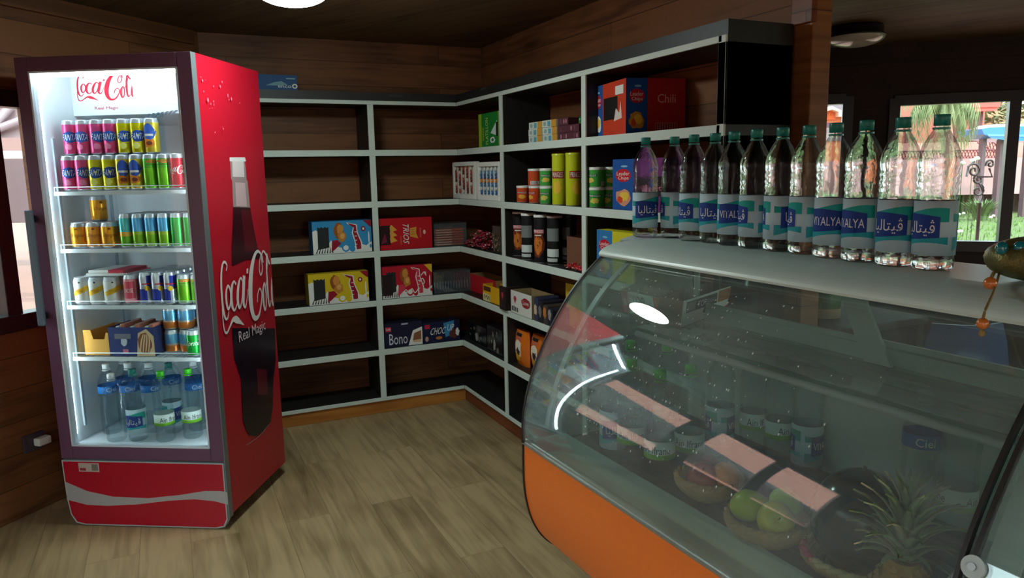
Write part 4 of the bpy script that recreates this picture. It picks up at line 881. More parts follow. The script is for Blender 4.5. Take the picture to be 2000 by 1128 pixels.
# flat red and white packets on the tonic cans
b = MB(FRM); b.box(.43, .615, .12, .30, 1.081, 1.092, WHT, INK); b.box(.43, .52, .12, .30, 1.0921, 1.0926, srgb(214, 60, 90), INK); b.box(.45, .61, .13, .31, 1.093, 1.104, WHT); b.box(.45, .52, .129, .3, 1.0935, 1.1045, srgb(214, 60, 90))
tag(b.build('flat_packet', loc=FRM @ V((.52, .2, 1.081))), 'flat red and white packet lying on the white tonic cans', 'packet')
# kraft tray and dark blue ice-cream carton on the fourth shelf
zf = .738
f = lambda u, v, h=0.0: FRM @ V((.645-u, .10-h, zf+v))
b = MB(); kc = srgb(222, 164, 70)
b.fbox(f, 0, .12, 0, .003, -.22, 0, kc); b.prism(f, [(0, 0), (.12, 0), (.12, .095), (.105, .10), (.095, .07), (.045, .07), (.035, .11), (0, .11)], -.003, 0, kc); b.fbox(f, 0, .003, 0, .10, -.22, 0, kc); b.fbox(f, .117, .12, 0, .09, -.22, 0, kc); b.fbox(f, 0, .12, 0, .1, -.22, -.217, srgb(150, 120, 90))
tag(b.build('cardboard_tray', loc=f(.1, 0, -.1)), 'yellow kraft cardboard tray at the handle side of the fourth shelf', 'tray')
def a_ice(b, f, w, h):
    b.poly(f, [(w*.6, 0), (w, 0), (w, h*.7), (w*.85, h*.95), (w*.66, h*.8)], srgb(222, 190, 150)); b.disc(f, w*.8, h*.45, w*.15, h*.36, srgb(150, 90, 60), wob=.1)
    for k in range(4): b.stroke(f, [(w*(.68+.06*k), h*.14, .004), (w*(.72+.06*k), h*.5, .006), (w*(.78+.04*k), h*.76, .004)], srgb(236, 206, 160))
    b.disc(f, w*.34, h*.5, w*.07, h*.16, srgb(200, 206, 216), wob=.1); b.rect(f, w*.14, h*.6, w*.5, h*.78, srgb(120, 120, 130)); b.rect(f, w*.3, h*.1, w*.42, h*.24, srgb(214, 120, 150))
f = lambda u, v, h=0.0: FRM @ V((.522-u, .088-h, zf+v))
carton('ice_cream_carton', 'dark blue carton with a chocolate swirl picture on the fourth shelf', 'box', f, .205, .125, .16, srgb(44, 60, 120), srgb(40, 50, 90), open_top=True, art=a_ice)
sweet = 0
for k in range(9):
    b = MB(); b.fbox(lambda u, v, h=0.0: FRM @ V((.515-.022*k-u, .10-h, zf+v)), 0, .018, .004, .118+.01*(k % 3), -.13, 0, srgb(*[(216, 170, 150), (190, 200, 206), (206, 130, 110)][k % 3]), GLOSSINK)
    tag(b.build('ice_cream_packet', loc=FRM @ V((.506-.022*k, .17, zf)), bev=.003), 'pale ice-cream wrapper peeping out of the dark blue carton', 'packet', 'wrappers in the dark blue carton')

# ------------------------------------------------------------------ water bottles
def bottle_profile(H=.318, R=.0435):
    pr = [(.001, .006), (.018, .004), (R*.80, .0), (R*.96, .006), (R, .016), (R*.96, .030), (R*.96, .034), (R*.99, .040), (R*.99, .138), (R*.96, .144)]
    z = .150
    for k in range(4): pr += [(R*.995, z), (R*.93, z+.0075)]; z += .0155
    pr += [(R*1.0, z+.003), (R*1.0, z+.016), (R*.93, z+.030), (R*.80, z+.044), (R*.64, z+.057), (R*.47, z+.069), (R*.36, z+.076), (.0135, z+.082), (.0135, H-.022), (.0001, H-.022)]
    return pr, z
def wobf(a, z): return 1+0.012*math.sin(5*a+z*60)+0.006*math.sin(9*a-z*90)
def make_bottle(label, H=.318, R=.0407, cap=srgb(20, 130, 122), kind='vita', body=WATER, cat='water bottle'):
    t = thing('water_bottle', label, 'bottle', (0, 0, 0)); pr, z = bottle_profile(H, R)
    b = MB(); b.lathe(pr, 40, (1, 1, 1), body, wob=lambda a, z: wobf(a, z) if z < .22 else 1); b.build('bottle_body', t)
    c = MB(); c.lathe([(.0165, H-.030), (.0165, H-.026)], 24, cap, PLAS); c.lathe([(.0001, H), (.0145, H), (.0155, H-.002), (.0155, H-.022), (.0001, H-.022)], 30, cap, PLAS, wob=lambda a, z: 1+.015*math.sin(24*a)); c.build('cap', t)
    if kind == 'vita':
        l = MB(); f = cylf(R*1.004, 0); z0, z1 = .032, .144; L = PI*R
        l.lathe([(R*1.0, z0), (R*1.006, z0), (R*1.006, z1), (R*1.0, z1)], 40, srgb(190, 214, 222), INK)
        f = cylf(R*1.007, z0); hh = z1-z0; n = 40
        for off in (0, PI):
            # upper teal wave, navy field, lower teal wave, then the lettering
            g = lambda u, v, h=0.0, off=off: cylf(R*1.007, z0, off)(u, v, h)
            for lo, hi, colr, u0, u1 in ((lambda s: .62, lambda s: .82+.06*math.sin(s*5), srgb(30, 160, 150), -.46, .46), (lambda s: .14+.1*math.sin(s*3.2+1), lambda s: .34, srgb(40, 160, 170), -.46, .46), (lambda s: .30+.04*math.sin(s*3), lambda s: .72+.05*math.sin(s*4+2), srgb(30, 62, 140), -.33, .33)):
                h = l.hh(); vs = []; 
                for i in range(17):
                    s = u0+(u1-u0)*i/16; vs += [g(s*L*1, lo(s)*hh, h), g(s*L, hi(s)*hh, h)]
                l.add(vs, [(2*i, 2*i+2, 2*i+3, 2*i+1) for i in range(16)], colr)
            if off: l.text(g, '\uFE8E\uFEF4\uFEDF\uFE8E\uFE98\uFEF4\uFB6C', -L*.24, hh*.36, L*.26, hh*.66, WHT)
            else: l.text(g, 'VITALYA', -L*.29, hh*.42, L*.29, hh*.6, WHT)
        l.build('label', t)
    elif kind == 'ifrane':
        l = MB(); z0, z1 = .075, .125; L = PI*R; l.lathe([(R, z0), (R*1.006, z0), (R*1.006, z0+.014), (R*1.006, z1), (R, z1)], 40, [srgb(110, 180, 40), srgb(110, 180, 40), srgb(206, 220, 214), srgb(206, 220, 214)], INK)
        for off in (0, PI): l.text(lambda u, v, h=0.0, off=off: cylf(R*1.007, z0, off)(u, v, h), 'A\u00efn Ifrane', -L*.34, .016, L*.34, .037, srgb(40, 50, 60))
        l.build('label', t)
    elif kind == 'ciel':
        l = MB(); z0, z1 = .19, .222; L = PI*R; l.lathe([(R, z0), (R*1.006, z0), (R*1.006, z1), (R, z1)], 40, srgb(30, 110, 180), INK)
        for off in (0, PI): l.text(lambda u, v, h=0.0, off=off: cylf(R*1.007, z0, off)(u, v, h), 'Ciel', -L*.16, .006, L*.16, .026, WHT)
        l.build('label', t)
    return t
def rz_to_cam(x, y, extra=0.0): return math.atan2(CAM.y-y, CAM.x-x)+extra
KT = 1.27
rowpx = [(1288, 268), (1310, 267), (1348, 263), (1387, 261), (1430, 257), (1468, 253), (1520, 249), (1563, 246), (1618, 240), (1675, 235), (1745, 229), (1818, 224)]
turns = [PI-.25, 1.5, PI+1.1, PI-.3, -.05, PI+1.0, 1.3, -.35, -.7, PI-.55, PI-.85, 0]
turns = [PI+.2, 1.4, PI-1.0, PI-.35, 0, 1.7, PI+1.1, 1.5, -.4, -.75, PI-.55, PI-.8]
proto = None
for k, (x, y) in enumerate(rowpx):
    q = onz(x, y, KT+.318); X = -.222+(q.x+.222)*.45; Y = [-2.405, -2.468][k] if k < 2 else q.y
    if k == 0: X -= .045
    if k == 1: X += .012
    if k and math.hypot(X-lastp[0], Y-lastp[1]) < .0832: Y = lastp[1]-math.sqrt(.0832**2-(X-lastp[0])**2)
    lastp = (X, Y)
    w = ['VITALYA in Latin letters', 'Arabic lettering', 'the plain side'][2 if k in (1, 2, 5, 6, 7) else (0 if k in (4, 8, 9) else 1)]
    lb = 'water bottle on the counter top, %s from the shelves, showing %s' % (ORD[k], w.replace('VITALYA in Latin letters', 'Latin letters'))
    if proto is None: o = proto = make_bottle(lb)
    else: o = copy_tree(proto, lb)
    tag(o, None, 'bottle', 'water bottles in a row on the counter'); o['label'] = lb
    o.location = (X, Y, KT+.0005); o.rotation_euler = (0, 0, rz_to_cam(X, Y, turns[k]))
# bottles on the floor of the refrigerator
gp = make_bottle('', H=.31, R=.041, cap=srgb(60, 190, 30), kind='ifrane', body=WATERF); np_ = make_bottle('', H=.30, R=.041, cap=srgb(226, 232, 236), kind='none', body=WATERF); cp = make_bottle('', H=.318, R=.0415, cap=srgb(226, 236, 240), kind='ciel', body=WATERF); vp = make_bottle('', kind='vita', body=WATERF)
zb = .3575
def put(pr, loc, lb, grp, rz=0.0, first=None):
    o = copy_tree(pr, lb, loc, rz); o['group'] = grp; return o
G1 = 'water bottles on the refrigerator floor'
for pr, a, bb, lb, e in ((np_, .535, .095, 'unlabelled water bottle at the front of the refrigerator floor, nearest the handle', 0), (vp, .445, .11, 'teal capped water bottle with a blue and white label on the refrigerator floor', PI-.5),
     (gp, .315, .105, 'green capped water bottle in the middle front of the refrigerator floor', .6), (gp, .215, .15, 'green capped water bottle beside the door edge on the refrigerator floor', .2),
     (cp, .62, .19, 'blue labelled water bottle against the inner side wall of the refrigerator', .3), (cp, .53, .21, 'blue labelled water bottle behind the unlabelled one in the refrigerator', 0), (cp, .435, .215, 'blue labelled water bottle behind the teal capped one in the refrigerator', .5),
     (vp, .34, .215, 'teal capped water bottle behind the green capped one in the refrigerator', 1.2), (cp, .245, .25, 'blue labelled water bottle in the second row near the door edge', .2), (cp, .15, .24, 'blue labelled water bottle in the second row touching the right inner wall', .2),
     (cp, .62, .31, 'blue labelled water bottle third row back against the inner side wall', .2), (cp, .51, .32, 'blue labelled water bottle third row back, second from the side wall', .1), (cp, .40, .33, 'blue labelled water bottle third row back in the centre', .2), (cp, .29, .33, 'blue labelled water bottle third row back, second from the door edge', .4)):
    loc = FRM @ V((a, bb, zb)); put(pr, loc, lb, G1, rz_to_cam(loc.x, loc.y, e))

# ------------------------------------------------------------------ refrigerated counter (X across, Y along, in its own frame)
KA = math.radians(2.0); KO = V((-.44, -2.45, 0))
KM = Matrix(((math.cos(KA), -math.sin(KA), 0, KO.x), (math.sin(KA), math.cos(KA), 0, KO.y), (0, 0, 1, 0), (0, 0, 0, 1)))
ORANGE = P('orange_laminate', srgb(244, 122, 46), 0.35, var=0.03)
KGREY = P('counter_grey_enamel', srgb(176, 192, 184), 0.4)
KTOP = P('counter_top_enamel', srgb(214, 230, 222), 0.32)
DARKT = P('dark_rubber_trim', srgb(40, 34, 30), 0.4)
Y0, Y1, YE = 0.0, -1.312, -2.35
ct = thing('display_counter', 'curved glass display counter with an orange front and a pale grey top', 'counter', KM @ V((0, -1.1, 0)))
gp_ = [(-.318, .672), (-.317, .74), (-.307, .80), (-.290, .86), (-.262, .93), (-.228, .995), (-.19, 1.055), (-.15, 1.11), (-.107, 1.157), (-.06, 1.198), (-.02, 1.228), (.012, 1.246), (.04, 1.256)]
gp_ = catmull(gp_, 3)
cum = [0.0]
for p, q in zip(gp_, gp_[1:]): cum.append(cum[-1]+math.hypot(q[0]-p[0], q[1]-p[1]))
def gl(u, v, h=0.0):
    """glass sheet frame: u along Y (0..), v index along the curve, h outwards"""
    i = min(int(v), len(gp_)-1); p = gp_[i]; a = gp_[max(i-1, 0)]; c = gp_[min(i+1, len(gp_)-1)]
    dx, dz = c[0]-a[0], c[1]-a[1]; d = math.hypot(dx, dz); return KM @ V((p[0]-dz/d*h, u, p[1]+dx/d*h))
iv = list(range(len(gp_)))
for a, b_ in ((-.004, Y1+.004), (Y1-.012, YE)):
    g = MB(); g.sheet(gl, [a, b_], iv, 0, .006, m=CGLASS); pane = g.build('curved_glass', ct)
    for e in (a, b_):
        d = MB(); d.sheet(gl, [e-.0035, e+.0035], iv, -.002, .008, m=DARKT if e > -2 else BLACKM); d.build('glass_edge', pane)
# cross frames of the cabinet: a pale band behind each glass end, and the side glass
for e, lab in ((-.13, 'far'), (Y1-.045, 'mid')):
    m = MB(); m.sheet(gl, [e-.011, e+.011] if lab == 'far' else [e-.022, e+.022], iv[4:], -.012, -.004, m=KGREY); m.build('end_band', ct)
m = MB(KM); side = [(-.31, .665)] + [(x+.002, z) for x, z in gp_] + [(.32, 1.24), (.33, .665)]
m.M = None; m.prism(lambda u, v, h=0.0: KM @ V((u, -.008-h, v)), side, 0, .005, m=SHELFG); m.build('side_glass', ct)
m = MB(); m.prism(lambda u, v, h=0.0: KM @ V((u, Y1-h, v)), side, 0, .006, m=SHELFG); m.build('side_glass', ct)
# orange front with its dark edge
bp = catmull([(-.318, .664), (-.319, .60), (-.317, .53), (-.306, .46), (-.286, .40), (-.252, .345), (-.205, .305), (-.15, .282), (-.10, .272)], 4)
def bf(u, v, h=0.0):
    i = min(int(v), len(bp)-1); p = bp[i]; a = bp[max(i-1, 0)]; c = bp[min(i+1, len(bp)-1)]
    dx, dz = c[0]-a[0], c[1]-a[1]; d = math.hypot(dx, dz); return KM @ V((p[0]+dz/d*h, u, p[1]-dx/d*h))
m = MB(); m.sheet(bf, [0.0, YE], list(range(len(bp))), -.012, 0, m=ORANGE); m.build('front_panel', ct)
m = MB(); m.sheet(bf, [0.004, -.003], list(range(len(bp))), -.03, .004, m=DARKT); m.build('edge_trim', ct)
m = MB(KM); m.box(-.10, .33, YE, -.003, .272, .655, m=KGREY); m.build('base_cabinet', ct)
m = MB(KM); m.box(-.02, .31, YE, -.12, .0, .272, m=DARKT); m.build('plinth', ct)
# front rail: rounded aluminium profile and the flat sill inside
m = MB(KM); m.tube([(-.306, 0.002, .668), (-.306, YE, .668)], .014, 14, m=STEEL); m.box(-.305, -.262, YE, 0, .655, .679, m=STEEL); m.build('front_rail', ct, bev=.002)
m = MB(KM); m.box(-.262, -.172, YE, 0, .655, .676, m=KGREY); m.build('sill', ct, bev=.003)
m = MB(KM); m.box(-.172, .33, YE, -.004, .64, .655, srgb(84, 80, 74), PLAS); m.build('display_deck', ct)
DZ = .6555
# top panel, rounded over at the front
tp = catmull([(-.048, 1.232), (-.040, 1.243), (-.015, 1.256), (.03, 1.266), (.08, 1.270)], 3) + [(.32, 1.270), (.325, 1.262), (.325, 1.246), (.0, 1.240), (-.046, 1.226)]
m = MB(); m.prism(lambda u, v, h=0.0: KM @ V((u, -.006-h, v)), tp, 0, -YE-.006, m=KTOP)
m.prism(lambda u, v, h=0.0: KM @ V((u, v, h)), [(.03, -.010), (.318, -.010), (.318, .105), (.15, .10), (.06, .03)], 1.247, 1.2698, m=KTOP)
tpo = m.build('top_panel', ct)
m = MB(KM); m.box(.05, .12, -.22, -.26, 1.222, 1.240, srgb(196, 206, 200), PLAS); m.build('catch', ct)
# glass shelf with light bar
m = MB(KM); m.box(.055, .318, Y1+.10, -.05, .992, 1.000, m=SHELFG); gs = m.build('glass_shelf', ct)
m = MB(KM); m.tube([(.060, -.06, .978), (.060, Y1+.11, .978)], .0095, 12, srgb(186, 192, 188), PLAS); m.build('light_bar', ct)
m = MB(KM); m.box(.052, .058, Y1+.10, -.05, .991, 1.001, srgb(40, 90, 74), GLOSSINK); m.build('polished_edge', gs)
m = MB(KM); m.box(.055, .318, YE, Y1-.10, .992, 1.000, m=SHELFG); m.build('glass_shelf', ct)
def topx(p): d = p-CAM; z = d.dot(FW); return (1000+FPX*d.dot(RT)/z, 564-FPX*d.dot(UP)/z)
best = min(((topx(gl(Y1-.004*k, i, .007))[0]-1909)**2+(topx(gl(Y1-.004*k, i, .007))[1]-1092)**2, Y1-.004*k, i) for k in range(2, 40) for i in iv)
cpt = gl(best[1], best[2], .0065); n_ = (gl(best[1], best[2], 1)-gl(best[1], best[2], 0)).normalized(); T_ = (KM.to_3x3() @ V((0, -1, 0))).normalized()
gf = plane(cpt, T_, T_.cross(n_)*-1) if T_.cross(n_).z < 0 else plane(cpt, T_, T_.cross(n_))
sg = 1 if (gf(0, 0, 1)-gf(0, 0, 0)).dot(n_) > 0 else -1
m = MB(); m.prism(lambda u, v, h=0.0: gf(u, v, sg*h), [(.017*math.cos(2*PI*k/24), .017*math.sin(2*PI*k/24)) for k in range(24)], 0, .005, srgb(190, 198, 194), PLAS); bolt = m.build('glass_bolt', ct)
m = MB(); m.prism(lambda u, v, h=0.0: gf(u, v, sg*h), [(.006*math.cos(2*PI*k/12), .006*math.sin(2*PI*k/12)) for k in range(12)], .005, .009, m=STEEL); m.build('bolt_head', bolt)
# back wall: sliding doors in frames
XB = .33
m = MB(KM); m.box(XB-.012, XB+.005, YE, -.004, .655, .985, m=KGREY); m.build('back_panel', ct)
m = MB(KM); m.box(XB-.02, XB, YE, -.004, .985, 1.04, m=KGREY); m.box(XB-.02, XB, YE, -.004, 1.215, 1.244, m=KGREY); m.build('door_track', ct, bev=.003)
for a, b_ in ((-.03, -.68), (-.64, -1.30), (-1.33, -1.85), (-1.82, YE)):
    d = MB(KM); off = 0 if a in (-.03, -1.33) else .012; w_ = .022
    for q in ((a, a-w_, 1.04, 1.215), (b_+w_, b_, 1.04, 1.215), (a, b_, 1.04, 1.055), (a, b_, 1.205, 1.215)): d.box(XB-.018+off, XB-.008+off, q[1], q[0], q[2], q[3], m=KGREY)
    o = d.build('sliding_door', ct, bev=.001); d = MB(KM); d.box(XB-.014+off, XB-.011+off, b_, a, 1.05, 1.21, m=GLASS); d.build('door_pane', o)
# the slanting strut between the doors
d = MB(); d.prism(lambda u, v, h=0.0: KM @ V((XB-.03-h, u, v)), [(-.585, 1.222), (-.655, 1.222), (-.775, 1.0), (-.70, 1.0)], 0, .01, m=KGREY); d.build('strut', ct)
for y_ in (-.30, -.32):
    d = MB(KM); d.tube([(XB-.016, y_+.1, .975-abs(y_+.3)), (XB-.016, y_-.16, .975-abs(y_+.3))], .0035, 6, m=STEEL); d.build('track_rod', ct)

# droplets on the curved glass
b = MB()
for _ in range(330):
    best = (0, -.5+rnd.gauss(0, .22), rnd.uniform(7, 27))
    if not -1.2 < best[1] < -.04: continue
    r = rnd.uniform(.0008, .0023)
    cpt = gl(best[1], best[2], .0062); n_ = (gl(best[1], best[2], 1)-gl(best[1], best[2], 0)).normalized(); T_ = KM.to_3x3() @ V((0, 1, 0)); Bn = n_.cross(T_)
    vs = [cpt+n_*r*.6] + [cpt+(T_*math.cos(2*PI*k/7)+Bn*math.sin(2*PI*k/7)*1.6)*r for k in range(7)]
    b.add(vs, [(0, 1+k, 1+(k+1) % 7) for k in range(7)]+[tuple(range(7, 0, -1))], srgb(240, 246, 244), GLOSSINK, True)
o = b.build('water_droplets', ct); o['kind'] = 'stuff'

# ---- things inside the counter
def kz(x, y, z): return onz(x, y, z)
gbot = [(vp, 1178, 893, 'teal capped water bottle with blue label at the far front corner inside the counter', PI+.2), (gp, 1224, 908, 'green capped water bottle second from the far end inside the counter', .1), (gp, 1277, 942, 'green capped water bottle closest to the sill inside the counter', -.35),
        (gp, 1345, 925, 'green capped water bottle behind the basket of red apples', .0), (gp, 1230, 852, 'green capped water bottle in the rear row, far end of the counter', .4), (gp, 1300, 862, 'green capped water bottle in the rear row behind the labelled ones', 1.2), (vp, 1405, 880, 'teal capped water bottle in the rear row of the counter', 1.5),
        (gp, 1470, 880, 'green capped water bottle in the middle of the rear row of the counter', .6), (gp, 1520, 890, 'green capped water bottle beside the dark melon, rear row of the counter', 1.0), (vp, 1600, 915, 'teal capped water bottle behind the dark melon', 1.3), (cp, 1835, 1000, 'blue labelled water bottle behind the pineapple', .2), (gp, 1935, 1010, 'green labelled water bottle next to the counter end glass', 1.5)]
placed = []
for pr, x, y, lb, e in gbot:
    q = kz(x, y, DZ); l = KM.inverted() @ q
    l.x = min(max(l.x, -.12), .265); l.y = max(min(l.y, -.06), -1.25)
    l = min((V((l.x+.008*i, l.y+.008*j, l.z)) for i in range(-12, 13) for j in range(-12, 13) if -.12 <= l.x+.008*i <= .27 and -1.25 <= l.y+.008*j <= -.055 and all(math.hypot(l.x+.008*i-p[0], l.y+.008*j-p[1]) > .087 for p in placed)), key=lambda v: (v-l).length)
    placed.append((l.x, l.y)); q = KM @ l
    put(pr, q, lb, 'water bottles inside the counter', rz_to_cam(q.x, q.y, e))
for o in (gp, np_, cp, vp):   # the patterns themselves are not part of the place
    for ch in list(o.children): bpy.data.objects.remove(ch)
    bpy.data.objects.remove(o)
STRAW = P('woven_straw', srgb(176, 138, 84), 0.8, var=0.25, bscale=90, bump=0.4)
def basket(x, y, R, H, label, band=None):
    q = kz(x, y, DZ); t = thing('straw_basket', label, 'basket', q)
    w = MB(); n = 9
    for k in range(n):
        s = k/(n-1); r = R*(.55+.45*math.sin(s*PI/2)); z = DZ+.007+H*s
        pts = [(q.x+r*math.cos(2*PI*i/44)*(1+.006*math.sin(22*2*PI*i/44)), q.y+r*math.sin(2*PI*i/44), z+.0012*math.sin(11*2*PI*i/44+k*2)) for i in range(44)]
        w.tube(pts, .0075, 7, m=STRAW, closed=True)
    w.lathe([(.001, DZ+.001), (R*.56, DZ+.001), (R*.56, DZ+.010), (.001, DZ+.010)], 32, m=STRAW, c=(q.x, q.y, 0)); w.build('woven_bowl', t)
    rm = MB(); L = 90; 
    for ph in (0, PI):
        pts = [(q.x+(R+.0035*math.cos(i*.9+ph))*math.cos(2*PI*i/L), q.y+(R+.0035*math.cos(i*.9+ph))*math.sin(2*PI*i/L), DZ+.011+H+.0035*math.sin(i*.9+ph)) for i in range(L)]
        if band is None: rm.tube(pts, .0055, 6, m=STRAW, closed=True)
        else:
            for i in range(0, L, 3): rm.tube([pts[(i+j) % L] for j in range(5)], .0062, 6, srgb(196, 60, 96) if (i % 30) in band else srgb(206, 180, 130), PLAS)
    rm.build('rim', t); return q
def fruit(name, label, cat, x, y, z, r, col, prof='apple', col2=None, grp=None, tilt=(0, 0, 0)):
    b = MB(); pts = []
    for k in range(15):
        a = PI*k/14; rr = math.sin(a); zz = -math.cos(a)
        if prof == 'apple': rr *= 1+.06*math.cos(a)*-1; zz = zz*.88-(.22*math.exp(-(rr*3)**2) if zz > 0 else -.12*math.exp(-(rr*4)**2))
        if prof == 'pear': rr *= (1-.26*max(0, zz)); zz *= 1.22
        pts.append((max(rr*r, .0004), zz*r))
    b.lathe(pts, 26, col, SKIN, wob=lambda a, z: 1+.02*math.sin(3*a)+.01*math.sin(5*a+1)); o = b.build(name, loc=(0, 0, 0))
    st = MB(); top = max(p[1] for p in pts) if prof != 'apple' else pts[-1][1]
    st.tube([(0, 0, top-.004), (.002, .001, top+.008), (.005, .002, top+.014)], .0016, 6, srgb(84, 60, 34)); s_ = st.build('stem'); s_.parent = o
    o.location = (x, y, z); o.rotation_euler = tilt; return tag(o, label, cat, grp)
q = basket(1383, 968, .080, .042, 'round straw basket with red apples, farther one inside the counter')
fruit('apple', 'dark red apple at the front of the farther straw basket', 'apple', q.x-.028, q.y-.012, DZ+.062, .038, srgb(168, 52, 44), grp='red apples in the straw basket', tilt=(.5, -.5, 0))
fruit('apple', 'dark red apple at the back of the farther straw basket', 'apple', q.x+.038, q.y+.036, DZ+.060, .034, srgb(150, 44, 40), grp='red apples in the straw basket', tilt=(.2, .6, 0))
fruit('orange', 'orange next to the red apples in the farther straw basket', 'orange', q.x+.022, q.y-.040, DZ+.064, .037, srgb(232, 128, 26), 'round')
q = basket(1497, 1052, .088, .042, 'round straw basket with green and yellow fruit, nearer the pineapple')
fruit('pear', 'green pear lying at the far side of the nearer basket', 'pear', q.x-.020, q.y+.036, DZ+.070, .036, srgb(176, 190, 40), 'pear', grp='green and yellow fruit in the nearer basket', tilt=(.6, 1.3, 0))
fruit('apple', 'yellow apple at the front of the nearer basket', 'apple', q.x-.012, q.y-.036, DZ+.066, .040, srgb(206, 196, 36), grp='green and yellow fruit in the nearer basket', tilt=(.9, -.9, 0))
fruit('apple', 'light green apple resting on top in the nearer basket', 'apple', q.x+.046, q.y-.008, DZ+.080, .037, srgb(176, 206, 50), grp='green and yellow fruit in the nearer basket', tilt=(.2, .3, 0))
q = basket(1672, 1115, .105, .030, 'shallow basket with a pink banded rim under the dark melon', band=(0, 3, 6, 9))
b = MB(); MEL = P('dark_melon_rind', srgb(20, 26, 24), 0.16, var=0.5, bscale=14)
b.lathe([(max(.0005, .098*math.sin(PI*k/20)), -.098*1.08*math.cos(PI*k/20)) for k in range(21)], 36, m=MEL); b.v = [v+V((0, 0, 0)) for v in b.v]
o = b.build('melon', loc=(0, 0, 0)); o.location = (q.x+.004, q.y, DZ+.114); tag(o, 'large dark glossy melon sitting in the pink rimmed basket', 'melon')
s_ = MB(); s_.tube([(0, 0, .100), (.003, 0, .108), (.008, .002, .112)], .004, 7, srgb(70, 64, 40)); s_ = s_.build('stem'); s_.parent = o
# pineapple
q = onz(1766, 1092, .835); t = thing('pineapple', 'whole pineapple with a spiky green crown standing inside the counter', 'pineapple', (q.x, q.y, DZ))
PINE = P('pineapple_rind', srgb(176, 128, 62), 0.6, var=0.35, bscale=40, bump=0.5)
b = MB(); Hb = .835-DZ; b.lathe([(max(.001, .056*math.sin(PI*min(max(k/12, .08), .94))**.55), DZ+Hb*k/12) for k in range(13)], 30, m=PINE, c=(q.x, q.y, 0))
for i in range(11):
    for j in range(12):
        s = (i+.6)/11.5; a = 2*PI*(j+.5*(i % 2))/12; r = .056*math.sin(PI*min(max(s, .08), .94))**.55
        o_ = V((q.x+r*math.cos(a), q.y+r*math.sin(a), DZ+Hb*s)); n_ = V((math.cos(a), math.sin(a), 0)); T_ = V((-math.sin(a), math.cos(a), 0)); U_ = V((0, 0, 1))
        b.add([o_+n_*.008, o_+T_*.012, o_+U_*.009, o_-T_*.012, o_-U_*.009], [(0, 1, 2), (0, 2, 3), (0, 3, 4), (0, 4, 1)], m=PINE)
b.build('fruit_body', t)
b = MB(); nl = 62
for k in range(nl):
    s = k/nl; a = k*2.39996; base = V((q.x, q.y, .832+.075*s)); n_ = V((math.cos(a), math.sin(a), 0)); T_ = V((-math.sin(a), math.cos(a), 0))
    Lf = .045+.068*math.sin(PI*(.1+.75*s)); el = .3+1.2*s; wd = .0125; pts = []
    for i in range(6):
        w = i/5; e2 = el+.35*(1-w)*1-.75*w*w*(1.1-s*.8); pts.append((w, e2))
    p = base+n_*.012*(1-s); vs = []; 
    for i, (w, e2) in enumerate(pts):
        if i: p = p+(n_*math.cos(e2)+V((0, 0, 1))*math.sin(e2))*Lf/5
        ww = wd*(1-w**1.6)*(.75+.25*rnd.random())+.0004; up_ = V((0, 0, 1))*math.cos(e2)-n_*math.sin(e2)
        vs += [p+T_*ww+up_*.0022, p-up_*.001, p-T_*ww+up_*.0022, p+up_*.0008]
    fs = []
    for i in range(5): fs += [(4*i+j, 4*i+(j+1) % 4, 4*i+4+(j+1) % 4, 4*i+4+j) for j in range(4)]
    b.add(vs, fs, srgb(*rnd.choice([(140, 160, 116), (160, 172, 130), (126, 142, 100), (190, 184, 146)])), LEAF, True)
b.build('crown', t)

# cartons of chocolate bars on the glass shelf
def a_top1(b, f, w, h):
    b.poly(f, [(0, 0), (w*.16, 0), (w*.2, h), (0, h)], srgb(176, 40, 66)); b.text(f, 'B', w*.05, h*.35, w*.12, h*.62, WHT); b.text(f, 'TOP', w*.26, h*.42, w*.6, h*.88, srgb(40, 52, 80)); b.rect(f, w*.62, h*.5, w*.8, h*.6, srgb(90, 110, 130)); b.rect(f, w*.3, h*.12, w*.66, h*.26, srgb(110, 126, 140)); b.rect(f, w*.82, 0, w, h, srgb(206, 140, 110))
def a_top2(b, f, w, h):
    b.poly(f, [(w*.06, h*.5), (w*.68, h*.5), (w*.68, h*.92), (w*.06, h*.92)], srgb(46, 50, 62)); b.rect(f, w*.08, h*.55, w*.24, h*.87, srgb(120, 116, 120)); b.text(f, 'TOP', w*.28, h*.58, w*.46, h*.82, WHT); b.text(f, 'BARS', w*.48, h*.6, w*.65, h*.78, srgb(170, 170, 170)); b.rect(f, w*.7, h*.5, w*.98, h*.96, srgb(176, 110, 60))
    b.disc(f, w*.5, h*.36, w*.1, h*.2, srgb(60, 66, 84)); b.text(f, '30', w*.45, h*.32, w*.55, h*.46, WHT); b.poly(f, [(w*.4, 0), (w, h*.3), (w, h*.16), (w*.6, 0)], srgb(190, 50, 60))
SZ = 1.001
p0, p1 = onz(1210, 610, SZ), onz(1292, 632, SZ)
p0 = V((p0.x, p0.y, SZ)); U = (p1-p0); wA = U.length; f = plane(p0, U.normalized(), V((0, 0, 1)))
def leaning(p, U, lean): Un = U.normalized(); N_ = Un.cross(V((0, 0, 1))); return plane(p, Un, (V((0, 0, 1))+N_*lean).normalized())
f = leaning(p0+V((.02, 0, 0)), U, .22)
carton('bar_carton', 'open carton of chocolate bars lettered TOP, nearer the far end of the glass shelf', 'box', f, wA*.95, .082, .075, srgb(236, 242, 242), srgb(150, 128, 110), open_top=True, art=a_top1)
p0, p1 = onz(1330, 640, SZ), onz(1424, 604, SZ); U = p1-p0
f = leaning(p0, U, .10)
carton('bar_carton', 'open carton with a red stripe and the number 30, on the glass shelf', 'box', f, U.length, .085, .085, srgb(238, 242, 238), srgb(150, 128, 110), open_top=True, art=a_top2)
